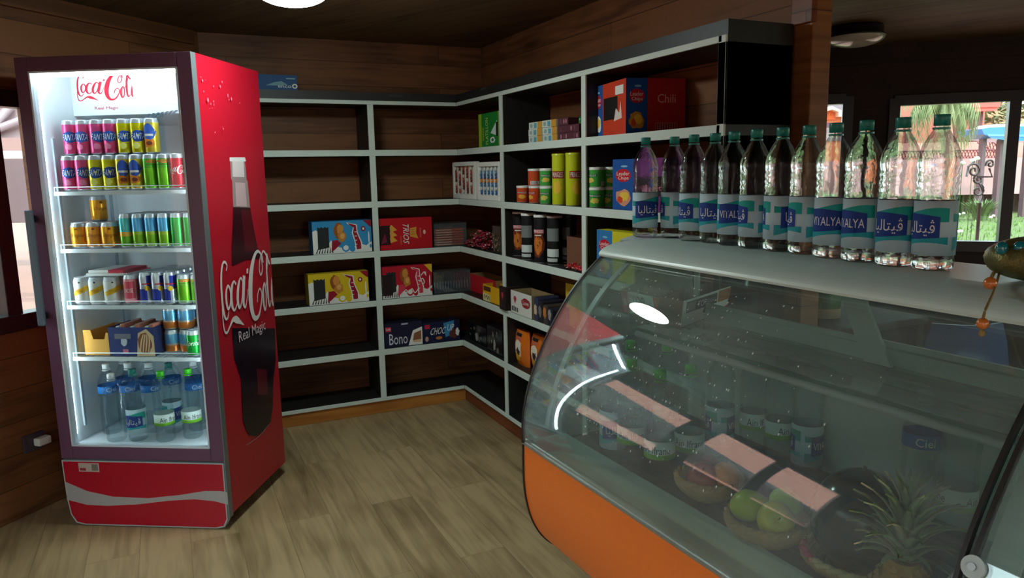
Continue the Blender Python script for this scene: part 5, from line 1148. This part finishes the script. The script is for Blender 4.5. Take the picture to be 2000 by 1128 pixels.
for k in range(6):
    pb = onz(1262+16*k, 588-3*k, 1.05); b = MB(); b.M = Matrix.Translation((pb.x+.02, pb.y, 1.052)) @ Matrix.Rotation(rnd.uniform(0, 3), 4, 'Z') @ Matrix.Rotation(rnd.uniform(-.3, .3), 4, 'X')
    b.box(-.035, .035, -.012, .012, -.006, .006, srgb(*rnd.choice([(206, 150, 100), (190, 196, 196), (170, 110, 80)])), GLOSSINK)
    tag(b.build('chocolate_bar', loc=(pb.x+.02, pb.y, 1.05), bev=.003), 'wrapped chocolate bar lying loose in the open TOP cartons', 'bar', 'chocolate bars in the TOP cartons')

# ornament with beaded cord on the counter top
q = onz(1985, 548, KT); t = thing('ornament', 'gold woven ornament with turquoise glass pieces and a beaded cord on the counter', 'ornament', q)
WEAVE = P('gold_mesh', srgb(120, 112, 62), 0.35, metal=0.5, bump=0.8, bscale=240, var=0.6)
b = MB(); cx_, cy_, cz_ = q.x+.025, q.y-.02, KT+.042
vs = []; n1, n2 = 30, 16
b.lathe([(max(.0005, .085*math.sin(PI*k/16)), .042*-math.cos(PI*k/16)) for k in range(17)], 34, m=WEAVE, wob=lambda a, z: 1+.03*math.sin(7*a+z*120)+.02*math.sin(11*a))
b.v = [V((cx_+v.x, cy_+v.y, cz_+v.z)) for v in b.v]; b.build('woven_body', t)
TQ = P('turquoise_glass', srgb(10, 130, 140), 0.08, coat=1.0)
dcam = (CAM-V((cx_, cy_, cz_))).normalized()
for k, (du, dv) in enumerate(((-.055, .016), (-.028, .018))):
    rt = V((0, 0, 1)).cross(dcam).normalized(); c0 = V((cx_, cy_, cz_))+rt*(du)+V((0, 0, dv))+dcam*.055
    m = MB(); m.lathe([(max(.0005, .011*math.sin(PI*j/8)), -.013*math.cos(PI*j/8)) for j in range(9)], 12, m=TQ); m.v = [v+c0 for v in m.v]; m.build('turquoise_glass', t)
hp = [onz(1958, 505, KT+.03), onz(1950, 540, KT+.012), onz(1938, 575, KT+.003), onz(1925, 604, KT-.006), onz(1920, 622, KT-.028)]
CORD = P('twisted_cord', srgb(150, 124, 70), 0.8, bump=0.5, bscale=300)
m = MB(); m.tube(catmull([tuple(p) for p in hp], 4), .0022, 7, m=CORD); m.tube(catmull([tuple(onz(1958, 505, KT+.03)), tuple(onz(1948, 520, KT+.02)), tuple(onz(1937, 540, KT+.014))], 4), .0032, 7, m=CORD); m.build('cord', t)
BEAD = P('amber_bead', srgb(216, 120, 46), 0.25, coat=.5)
for (x, y, z, r) in ((1934, 553, KT+.012, .011), (1917, 621, KT-.035, .0095)):
    p = onz(x, y, z) if z > KT else hp[-1]+V((0, 0, -.008)); m = MB(); m.lathe([(max(.0004, r*math.sin(PI*j/10)), -r*math.cos(PI*j/10)) for j in range(11)], 16, m=BEAD); m.v = [v+p for v in m.v]; m.build('bead', t)
p = hp[-1]+V((0, 0, -.024))
m = MB(); m.lathe([(max(.0004, .005*math.sin(PI*j/8)), -.006*math.cos(PI*j/8)) for j in range(9)], 10, m=CORD); m.v = [v+p for v in m.v]; m.build('knot', t)

# things beyond the counter, seen through its back doors
q = V((.92, -2.55, 0)); t = thing('chair', 'blue plastic chair behind the counter, seen through its back glass', 'chair', q)
BP = P('blue_plastic', srgb(40, 80, 140), 0.4)
pc = far(1880, 668, 2.75); pc.z = 0
q0 = far(1795, 690, 2.75); q1 = far(1975, 700, 2.75); Uc = V((q1.x-q0.x, q1.y-q0.y, 0)); Wc = Uc.length; Uc.normalize(); Nc = V((0, 0, 1)).cross(Uc)
zt = far(1880, 628, 2.75).z
cf = lambda u, v, h=0.0: V((q0.x, q0.y, 0))+Uc*u+V((0, 0, v))+Nc*h
t.location = cf(Wc/2, 0, -.2); t['_o'] = list(t.location)
m = MB(); us = [Wc*i/10 for i in range(11)]; zs = [.47+(zt-.47)*i/6 for i in range(7)]
m.sheet(lambda u, v, h=0.0: cf(Wc/2+(u-Wc/2)*(1-.25*((v-.47)/(zt-.47))**4), v, h-.05*math.sin(PI*u/Wc)), us, zs, 0, .012, m=BP); m.build('backrest', t)
m = MB(); m.sheet(lambda u, v, h=0.0: cf(u, .45+h, -.42+v), us, [0, .14, .28, .42], 0, .015, m=BP); m.build('seat', t)
for u in (.02, Wc-.02):
    for h in (-.02, -.40): m = MB(); m.tube([cf(u, .0, h), cf(u, .45, h)], .016, 8, m=BP); m.build('leg', t)
q = V((.75, -1.85, 0)); zt = .87
pj = far(1610, 597, 2.95)
t = thing('side_table', 'dark table behind the counter carrying a green jar', 'table', (pj.x, pj.y, 0)); zt = pj.z-.045
m = MB(); m.box(pj.x-.25, pj.x+.35, pj.y-.2, pj.y+.3, zt-.03, zt, srgb(70, 44, 30)); m.build('table_top', t, bev=.004)
for sx, sy in ((-.22, -.17), (.32, -.17), (-.22, .27), (.32, .27)): m = MB(); m.box(pj.x+sx-.02, pj.x+sx+.02, pj.y+sy-.02, pj.y+sy+.02, 0, zt-.03, srgb(60, 38, 26)); m.build('leg', t)
m = MB(); r = .062
m.lathe([(.001, zt), (r, zt+.004), (r, zt+.04), (r, zt+.042), (r, zt+.145), (r*.75, zt+.165), (r*.75, zt+.17)], 28, [srgb(206, 180, 140)]*3+[srgb(40, 110, 60)]*3, GLOSSINK, c=(pj.x, pj.y, 0)); o = m.build('jar', loc=(pj.x, pj.y, zt)); tag(o, 'green jar with a cream base seen through the counter back glass', 'jar')
m = MB(); m.lathe([(r*.8, zt+.168), (r*.82, zt+.172), (r*.82, zt+.19), (.001, zt+.192)], 24, srgb(150, 170, 90), PLAS, c=(pj.x, pj.y, 0)); m.build('lid', o)

# ------------------------------------------------------------------ outdoors
GRASS = P('lawn_grass', srgb(76, 98, 48), 0.9, var=0.35, bscale=6, bump=0.6)
PAVE = P('pink_paving', srgb(140, 108, 98), 0.85, var=0.12, bscale=1.2)
PINKR, PINKL, ORNG = srgb(170, 98, 88), srgb(182, 130, 120), srgb(190, 104, 68)
def gz(x, y, z=-0.05): return onz(x, y, z)
g = MB(); g.box(-60, 1.2, -50, 60, -.22, -.13, m=PAVE); g.prism(plane((CX, CY, 0), (1, 0, 0), (0, 1, 0)), [(8.5*math.cos(2*PI*k/32), 8.5*math.sin(2*PI*k/32)) for k in range(32)], -.13, -.122, m=PAVE); tag(g.build('paving'), 'pinkish paving outside the kiosk behind the refrigerator window', None, None, 'structure')  # the round part is unseen, added to cut green bounce from the lawn
g = MB(); g.box(1.2, 70, -50, 70, -.24, -.13, m=GRASS); tag(g.build('lawn'), 'green lawn outside the kiosk', None, None, 'structure')
def at_far(x, y, d, z=None):
    q = far(x, y, d)
    if z is not None: q.z = z
    return q
def ff(x, d):
    """upright frame facing the camera at distance d through column x: u to the right in metres, v = height"""
    q = far(x, 330, d); U_ = V((RT.x, RT.y, 0)).normalized(); return lambda u, v, h=0.0: V((q.x, q.y, 0))+U_*u+V((0, 0, v))-V((FW.x, FW.y, 0)).normalized()*h
def rectpx(b, d, x0, y0, x1, y1, thick, col, m=None, front=0.0):
    f = ff(1000, d); U_ = V((RT.x, RT.y, 0)).normalized(); q = V((far(1000, 330, d).x, far(1000, 330, d).y, 0))
    n = V((FW.x, FW.y, 0)).normalized()
    a, c = onp(x0, y0, q, n), onp(x1, y1, q, n)
    b.fbox(f, (a-q).dot(U_), (c-q).dot(U_), c.z, a.z, -thick, front, col, m or WALLP)
# orange gabled house seen through the first pane
b = MB(); d = 26; rectpx(b, d, 1400, 236, 1668, 372, 5, ORNG); rectpx(b, d-.1, 1640, 240, 1668, 372, .3, srgb(150, 110, 110)); o = b.build('wall'); base = far(1560, 330, d); base.z = -.13
def group_build(name, label, cat, base, parts):
    t = thing(name, label, cat, base)
    for nm, mb in parts: mb.build(nm, t)
    return t
bpy.data.objects.remove(o)
w = MB(); rectpx(w, d, 1400, 233, 1668, 372, 5, ORNG)
rf = MB(); f = ff(1000, d); q = V((far(1000, 330, d).x, far(1000, 330, d).y, 0)); n = V((FW.x, FW.y, 0)).normalized(); U_ = V((RT.x, RT.y, 0)).normalized()
def fpt(x, y, d): 
    q = V((far(1000, 330, d).x, far(1000, 330, d).y, 0)); a = onp(x, y, q, n); return ((a-q).dot(U_), a.z)
rf.prism(f, [fpt(1390, 232, d), fpt(1680, 226, d), fpt(1680, 176, d), fpt(1390, 180, d)], -3, -.4, srgb(112, 108, 120), WALLP)
tr_g = MB()
tr_g.prism(f, [fpt(1390, 224, d), fpt(1596, 223, d), fpt(1596, 217, d), fpt(1616, 209, d), fpt(1634, 217, d), fpt(1634, 223, d), fpt(1680, 222, d), fpt(1680, 228, d), fpt(1629, 229, d), fpt(1629, 220, d), fpt(1616, 215, d), fpt(1601, 221, d), fpt(1601, 228, d), fpt(1390, 229, d)], 0.0, .35, srgb(240, 196, 176), WALLP)
gb = MB(); gb.prism(f, [fpt(1600, 234, d), fpt(1601, 220, d), fpt(1616, 214, d), fpt(1630, 220, d), fpt(1630, 234, d)], -.3, .06, srgb(206, 96, 52), WALLP)
wn_ = MB(); rectpx(wn_, d, 1593, 250, 1600, 259, .05, srgb(240, 226, 220), WALLP, .03); rectpx(wn_, d, 1606, 240, 1640, 275, .05, srgb(96, 74, 84), WALLP, .03)
group_build('house', 'orange house with a grey roof and pale gable trim, seen past the wooden post', 'building', base, [('wall', w), ('roof', rf), ('gable_trim', tr_g), ('gable', gb), ('window', wn_)])
# pink building with terrace
d = 30; base = far(1800, 330, d); base.z = -.13
w = MB(); rectpx(w, d, 1700, 60, 1910, 372, 6, PINKR); rectpx(w, d+5, 1905, 215, 2300, 372, 4, srgb(222, 160, 130))
ter = MB(); rectpx(ter, d-4, 1690, 281, 2300, 372, 3.9, PINKL); rectpx(ter, d-7, 1690, 313, 2300, 372, 2.9, srgb(190, 150, 152))
dr = MB(); rectpx(dr, d, 1768, 235, 1776, 281, .05, srgb(120, 70, 64), WALLP, .03); dr2 = MB(); rectpx(dr2, d, 1855, 230, 1880, 281, .05, srgb(104, 60, 60), WALLP, .03)
col = MB(); rectpx(col, d-2, 1906, 218, 1914, 281, .4, srgb(92, 66, 66)); rf = MB(); rectpx(rf, d-2.4, 1904, 196, 1952, 209, 3, srgb(190, 90, 84)); rectpx(rf, d-2.3, 1904, 209, 1946, 216, .3, srgb(214, 120, 112))
group_build('house', 'pink building with dark doors, a raised terrace and a red porch roof', 'building', base, [('wall', w), ('terrace', ter), ('door', dr), ('door', dr2), ('column', col), ('porch_roof', rf)])
def lattice(label, d, x0, y0, x1, y1, n_, slope=0.0):
    f = ff(1000, d); a = fpt(x0, y0, d); c = fpt(x1, y1, d); b = MB(); wd = (c[0]-a[0])/n_; col = srgb(96, 40, 44)
    S = lambda u: slope*(u-a[0])
    def bar(p, q, r=.022): b.tube([f(*p, .1), f(*q, .1)], r, 5, col, PLAS)
    bar((a[0], a[1]+S(a[0])), (c[0], a[1]+S(c[0]))); bar((a[0], c[1]+S(a[0])), (c[0], c[1]+S(c[0])))
    for k in range(n_):
        u = a[0]+k*wd; bar((u, a[1]+S(u)), (u+wd, c[1]+S(u+wd)), .014); bar((u, c[1]+S(u)), (u+wd, a[1]+S(u+wd)), .014)
    tag(b.build('lattice_railing', loc=f(a[0], c[1])), label, 'railing')
lattice('dark red lattice railing along the front of the pink terrace', 24.5, 1700, 297, 1968, 308, 44)
lattice('dark red lattice railing beside the doors of the pink building', 27.5, 1878, 264, 1908, 279, 5)
lattice('dark sloping stair railing in front of the blue boat', 25.5, 1905, 262, 1946, 278, 6, slope=-.55)
# blue boat on a stand
d = 21; f = ff(1000, d); t = thing('boat', 'blue boat on a cradle beside the pink building', 'boat', at_far(1960, 330, d, -.13))
hl = MB(); top = [fpt(1916, 252, d), fpt(1930, 249, d), fpt(1975, 247, d), fpt(2060, 246, d)]; bot = [fpt(2060, 276, d), fpt(1975, 275, d), fpt(1935, 270, d), fpt(1920, 262, d)]
hl.prism(f, top+bot, -1.1, 0, srgb(40, 120, 200), GLOSSINK); hl.prism(f, [fpt(1925, 262, d), fpt(2058, 264, d), fpt(2058, 268, d), fpt(1928, 266, d)], .001, .02, srgb(90, 160, 220), GLOSSINK); hl.build('hull', t)
ca = MB(); ca.prism(f, [fpt(1935, 249, d), fpt(1950, 242, d), fpt(2000, 241, d), fpt(2050, 247, d)], -.9, -.2, srgb(196, 206, 214), PLAS); ca.build('cabin', t)
cr_ = MB()
for x in (1940, 1975, 2030): a = fpt(x, 270, d); cr_.fbox(f, a[0]-.05, a[0]+.05, -.13, a[1], -.6, -.4, srgb(90, 70, 80), PLAS)
cr_.build('cradle', t)
# plants
def blades(base, n, h, spread, cols, wd=.012, droop=.5, seg=4):
    b = MB()
    for _ in range(n):
        a = rnd.uniform(0, 2*PI); n_ = V((math.cos(a), math.sin(a), 0)); T_ = V((-n_.y, n_.x, 0)); L_ = h*rnd.uniform(.6, 1.1); p = base+n_*spread*.35*rnd.random(); vs = []; lean = spread/h*rnd.uniform(.3, 1.1)
        for i in range(seg+1):
            s = i/seg; ww = wd*(1-s**2)+.0006; q = p+V((0, 0, 1))*L_*(s-.5*droop*s*s*lean)+n_*L_*lean*s*s; vs += [q+T_*ww, q-T_*ww]
        b.add(vs, [(2*i, 2*i+1, 2*i+3, 2*i+2) for i in range(seg)], srgb(*rnd.choice(cols)), LEAF)
    return b
GR = [(74, 104, 56), (90, 120, 66), (104, 132, 80), (64, 90, 50)]
for k, (x, yb, yt, w_, lab) in enumerate(((1878, 412, 330, .75, 'clump of long green leaves beside the last water bottle, outside'), (1945, 408, 338, .6, 'clump of long green leaves close to the window frame, outside'), (1915, 430, 385, .5, 'low dark green bush in the middle of the lawn'), (1720, 410, 330, .9, 'clump of long green leaves hidden behind the bottles, outside'), (1993, 400, 325, .6, 'clump of long green leaves in the narrow window pane'))):
    q = gz(x, yb, -.13); d = (q-CAM).dot(FW); h = (yb-yt)/FPX*d
    o = blades(q, 260, h, h*.75, GR, .016*d/9, .6); ob = o.build('garden_plant', loc=q); tag(ob, lab, 'plant')
for k, (x, y) in enumerate(((1873, 418), (1882, 416), (1902, 411), (1908, 414), (1935, 424), (1940, 421), (1870, 452), (1876, 451), (1900, 313), (1880, 318), (1908, 309))):
    q = gz(x, y, -.0) if y > 400 else far(x, y, 12); b = MB(); r = .05 if y > 400 else .045
    b.lathe([(max(.001, r*math.sin(PI*j/6)), -r*.7*math.cos(PI*j/6)) for j in range(7)], 9, srgb(240, 240, 232), LEAF, wob=lambda a, z: 1+.2*math.sin(5*a+z*50))
    b.tube([(0, 0, -r*.5), (0, 0, -q.z-.13)], .006, 4, srgb(80, 120, 60), LEAF)
    o = b.build('white_flower', loc=(0, 0, 0)); o.location = q; tag(o, 'white flower head standing above the lawn outside the window', 'flower', 'white flowers on the lawn')
# grass tufts near the window, one mass
b = MB()
for _ in range(1500):
    q = gz(rnd.uniform(1700, 2040), rnd.uniform(414, 520), -.13); a = rnd.uniform(0, 6.3); h = rnd.uniform(.05, .13); T_ = V((math.cos(a), math.sin(a), 0))*.02
    b.add([q-T_, q+T_, q+V((rnd.uniform(-.04, .04), rnd.uniform(-.04, .04), h))], [(0, 1, 2)], srgb(*rnd.choice([(84, 124, 44), (104, 142, 58), (70, 108, 40)])), LEAF)
tag(b.build('grass'), 'bright green grass of the lawn outside the windows', 'grass', None, 'stuff')
# palm
d = 17; q = at_far(1850, 330, d, -.13); t = thing('palm_tree', 'palm tree with drooping fronds in front of the pink building', 'tree', q)
top = far(1845, 200, d); b = MB(); b.tube([(q.x, q.y, -.13), (q.x+.05, q.y, top.z*.5), (top.x, top.y, top.z)], [.17, .13, .12], 10, srgb(196, 150, 130), LEAF); b.build('trunk', t)
b = MB()
for k in range(46):
    a = rnd.uniform(0, 2*PI); n_ = V((math.cos(a), math.sin(a), 0)); L_ = rnd.uniform(.9, 1.35); up0 = rnd.uniform(-.1, .8); p = top.copy(); T_ = V((-n_.y, n_.x, 0)); col = srgb(*rnd.choice([(124, 134, 90), (104, 120, 76), (140, 146, 106)]))
    for i in range(8):
        e2 = up0-.32*i; p2 = p+(n_*math.cos(e2)+V((0, 0, 1))*math.sin(e2))*L_/8
        for s in (-1, 1):
            for j in (0, .5):
                c0 = p.lerp(p2, j); b.add([c0, c0+T_*s*.10+V((0, 0, -.34)), c0+(p2-p)*.35], [(0, 1, 2)], col, LEAF)
        p = p2
b.build('fronds', t)
# trees far behind the boat
for k, (x, y, d, R_) in enumerate(((1935, 232, 32, 1.3), (2000, 228, 33, 1.5))):
    c0 = far(x, y, d); t = thing('tree', ['olive brown tree behind the boat', 'olive brown tree behind the boat, next to the window edge'][k], 'tree', (c0.x, c0.y, -.13))
    b = MB()
    for _ in range(420):
        v = V((rnd.gauss(0, 1), rnd.gauss(0, 1), rnd.gauss(0, .8))).normalized()*R_*rnd.uniform(.5, 1); q = c0+v; a = rnd.uniform(0, 6.3); T_ = V((math.cos(a), math.sin(a), rnd.uniform(-.5, .5)))*.2; S_2 = V((rnd.uniform(-1, 1), rnd.uniform(-1, 1), rnd.uniform(-1, 1)))*.2
        b.add([q-T_, q+T_, q+S_2], [(0, 1, 2)], srgb(*rnd.choice([(120, 120, 86), (150, 136, 100), (96, 108, 70)])), LEAF)
    b.build('foliage', t); b = MB(); b.tube([(c0.x, c0.y, -.13), (c0.x, c0.y, c0.z-.4)], .16, 7, srgb(110, 84, 66), LEAF); b.build('trunk', t)
# wrought iron scrolls just outside
d = 6.2; t = thing('iron_scroll', 'black wrought iron scroll ornament on a post outside the window', 'ornament', at_far(1912, 440, d, -.13)); f = ff(1000, d)
def spiral(cx, cy, r, a0, turns_, sgn=1):
    c0 = fpt(cx, cy, d); pts = []
    for i in range(28):
        s = i/27; rr = r*(1-s*.85)/FPX*d; a = a0+sgn*turns_*2*PI*s; pts.append(f(c0[0]+rr*math.cos(a), c0[1]+rr*math.sin(a), 0))
    m = MB(); m.tube(pts, .009, 6, m=BLACKM); m.build('scroll', t)
spiral(1900, 333, 14, 2.6, 1.5, -1); spiral(1932, 320, 9, 3.6, 1.4, -1); spiral(1909, 350, 10, 2.0, 1.4, 1); spiral(1908, 372, 13, 1.2, 1.2, -1)
m = MB(); 
for pts in (((1886, 345), (1890, 325), (1902, 315)), ((1930, 328), (1936, 345), (1906, 345)), ((1912, 398), (1918, 384), (1916, 366), (1909, 355))): m.tube([f(*fpt(*p, d), 0) for p in pts], .009, 6, m=BLACKM)
m.tube([f(*fpt(1912, 396, d), 0), f(fpt(1912, 396, d)[0], -.13, 0)], .014, 6, m=BLACKM); m.build('post', t)

# left side, through the window behind the refrigerator
d = 9.0; t = thing('canopy', 'pale pink canopy with grey beams outside the window by the refrigerator', 'canopy', at_far(0, 330, d, -.13)); f = ff(1000, d)
m = MB(); m.prism(f, [fpt(-160, 190, d), fpt(120, 190, d), fpt(120, 272, d), fpt(-160, 272, d)], -.1, 0, srgb(170, 152, 156), WALLP); m.build('roof_sheet', t)
m = MB()
for p in (((-40, 290), (30, 205)), ((-60, 275), (50, 235)), ((-80, 240), (10, 180))): m.tube([f(*fpt(*p[0], d), .08), f(*fpt(*p[1], d), .08)], .05, 6, srgb(140, 124, 132), PLAS)
m.build('beam', t)
m = MB(); m.prism(f, [fpt(-160, 272, d), fpt(120, 270, d), fpt(120, 296, d), fpt(-160, 298, d)], 0.1, 0.25, srgb(150, 122, 120), WALLP)
for y in (299, 303, 308): m.tube([f(*fpt(-160, y, d), .3), f(*fpt(120, y, d), .3)], .022, 6, srgb(214, 206, 206), PLAS)
m.build('fascia', t)
for x in (-150, 115): m = MB(); a = fpt(x, 300, d); m.fbox(f, a[0]-.06, a[0]+.06, -.13, a[1], .1, .25, srgb(120, 112, 118), WALLP); m.build('post', t)
m = MB(); rectpx(m, 13.5, -260, 308, 200, 432, .3, srgb(116, 104, 110)); tag(m.build('garden_wall', loc=at_far(0, 330, 13.5, -.13)), 'grey garden wall beyond the canopy, outside the window by the refrigerator', 'wall')
q = gz(18, 432, -.13); o = blades(q, 160, 1.1, .8, [(150, 176, 150), (120, 150, 120), (176, 196, 170)], .03).build('garden_plant', loc=q); tag(o, 'pale green spiky plant outside the window by the refrigerator', 'plant')
# buildings and greenery round the other sides of the kiosk, which its glass reflects
for k, (x0, x1, y0, y1, h) in enumerate(((-15, -6.5, 5.0, 12, 5.5), (-20, -15, -18, 3, 3.4), (-12, 0, -22, -17, 3.6), (3, 16, -24, -19, 3.6))):
    t = thing('house', ['pink house beyond the angled windows beside the refrigerator', 'long pink building beyond the far left windows', 'pink building opposite the front windows', 'pink building beyond the front corner windows'][k], 'building', ((x0+x1)/2, (y0+y1)/2, -.13))
    m = MB(); m.box(x0, x1, y0, y1, -.13, h, PINKL, WALLP); m.build('wall', t); m = MB(); m.box(x0-.3, x1+.3, y0-.3, y1+.3, h, h+.3, srgb(190, 96, 84), WALLP); m.build('roof', t)
    if k == 0: m = MB(); m.box(x0-.05, x1+.05, y0-.06, y0, 1.75, 3.3, srgb(50, 46, 50), GLOSSINK); m.build('added_dark_band', t)  # dark band added to split the pink reflected in the counter glass
    for j in range(4 if k else 0):
        m = MB()
        if k == 1: yy = y0+2+j*4.6; m.box(x1, x1+.05, yy, yy+1.4, .9, 2.5, srgb(70, 56, 60), GLOSSINK)
        else: xx = x0+1+j*(x1-x0-2)/4; m.box(xx, xx+1.2, (y0-.05 if k == 0 else y1), (y0 if k == 0 else y1+.05), .9, 2.5, srgb(70, 56, 60), GLOSSINK)
        m.build('window', t)
for o in list(bpy.data.objects):
    if '_o' in o: del o['_o']
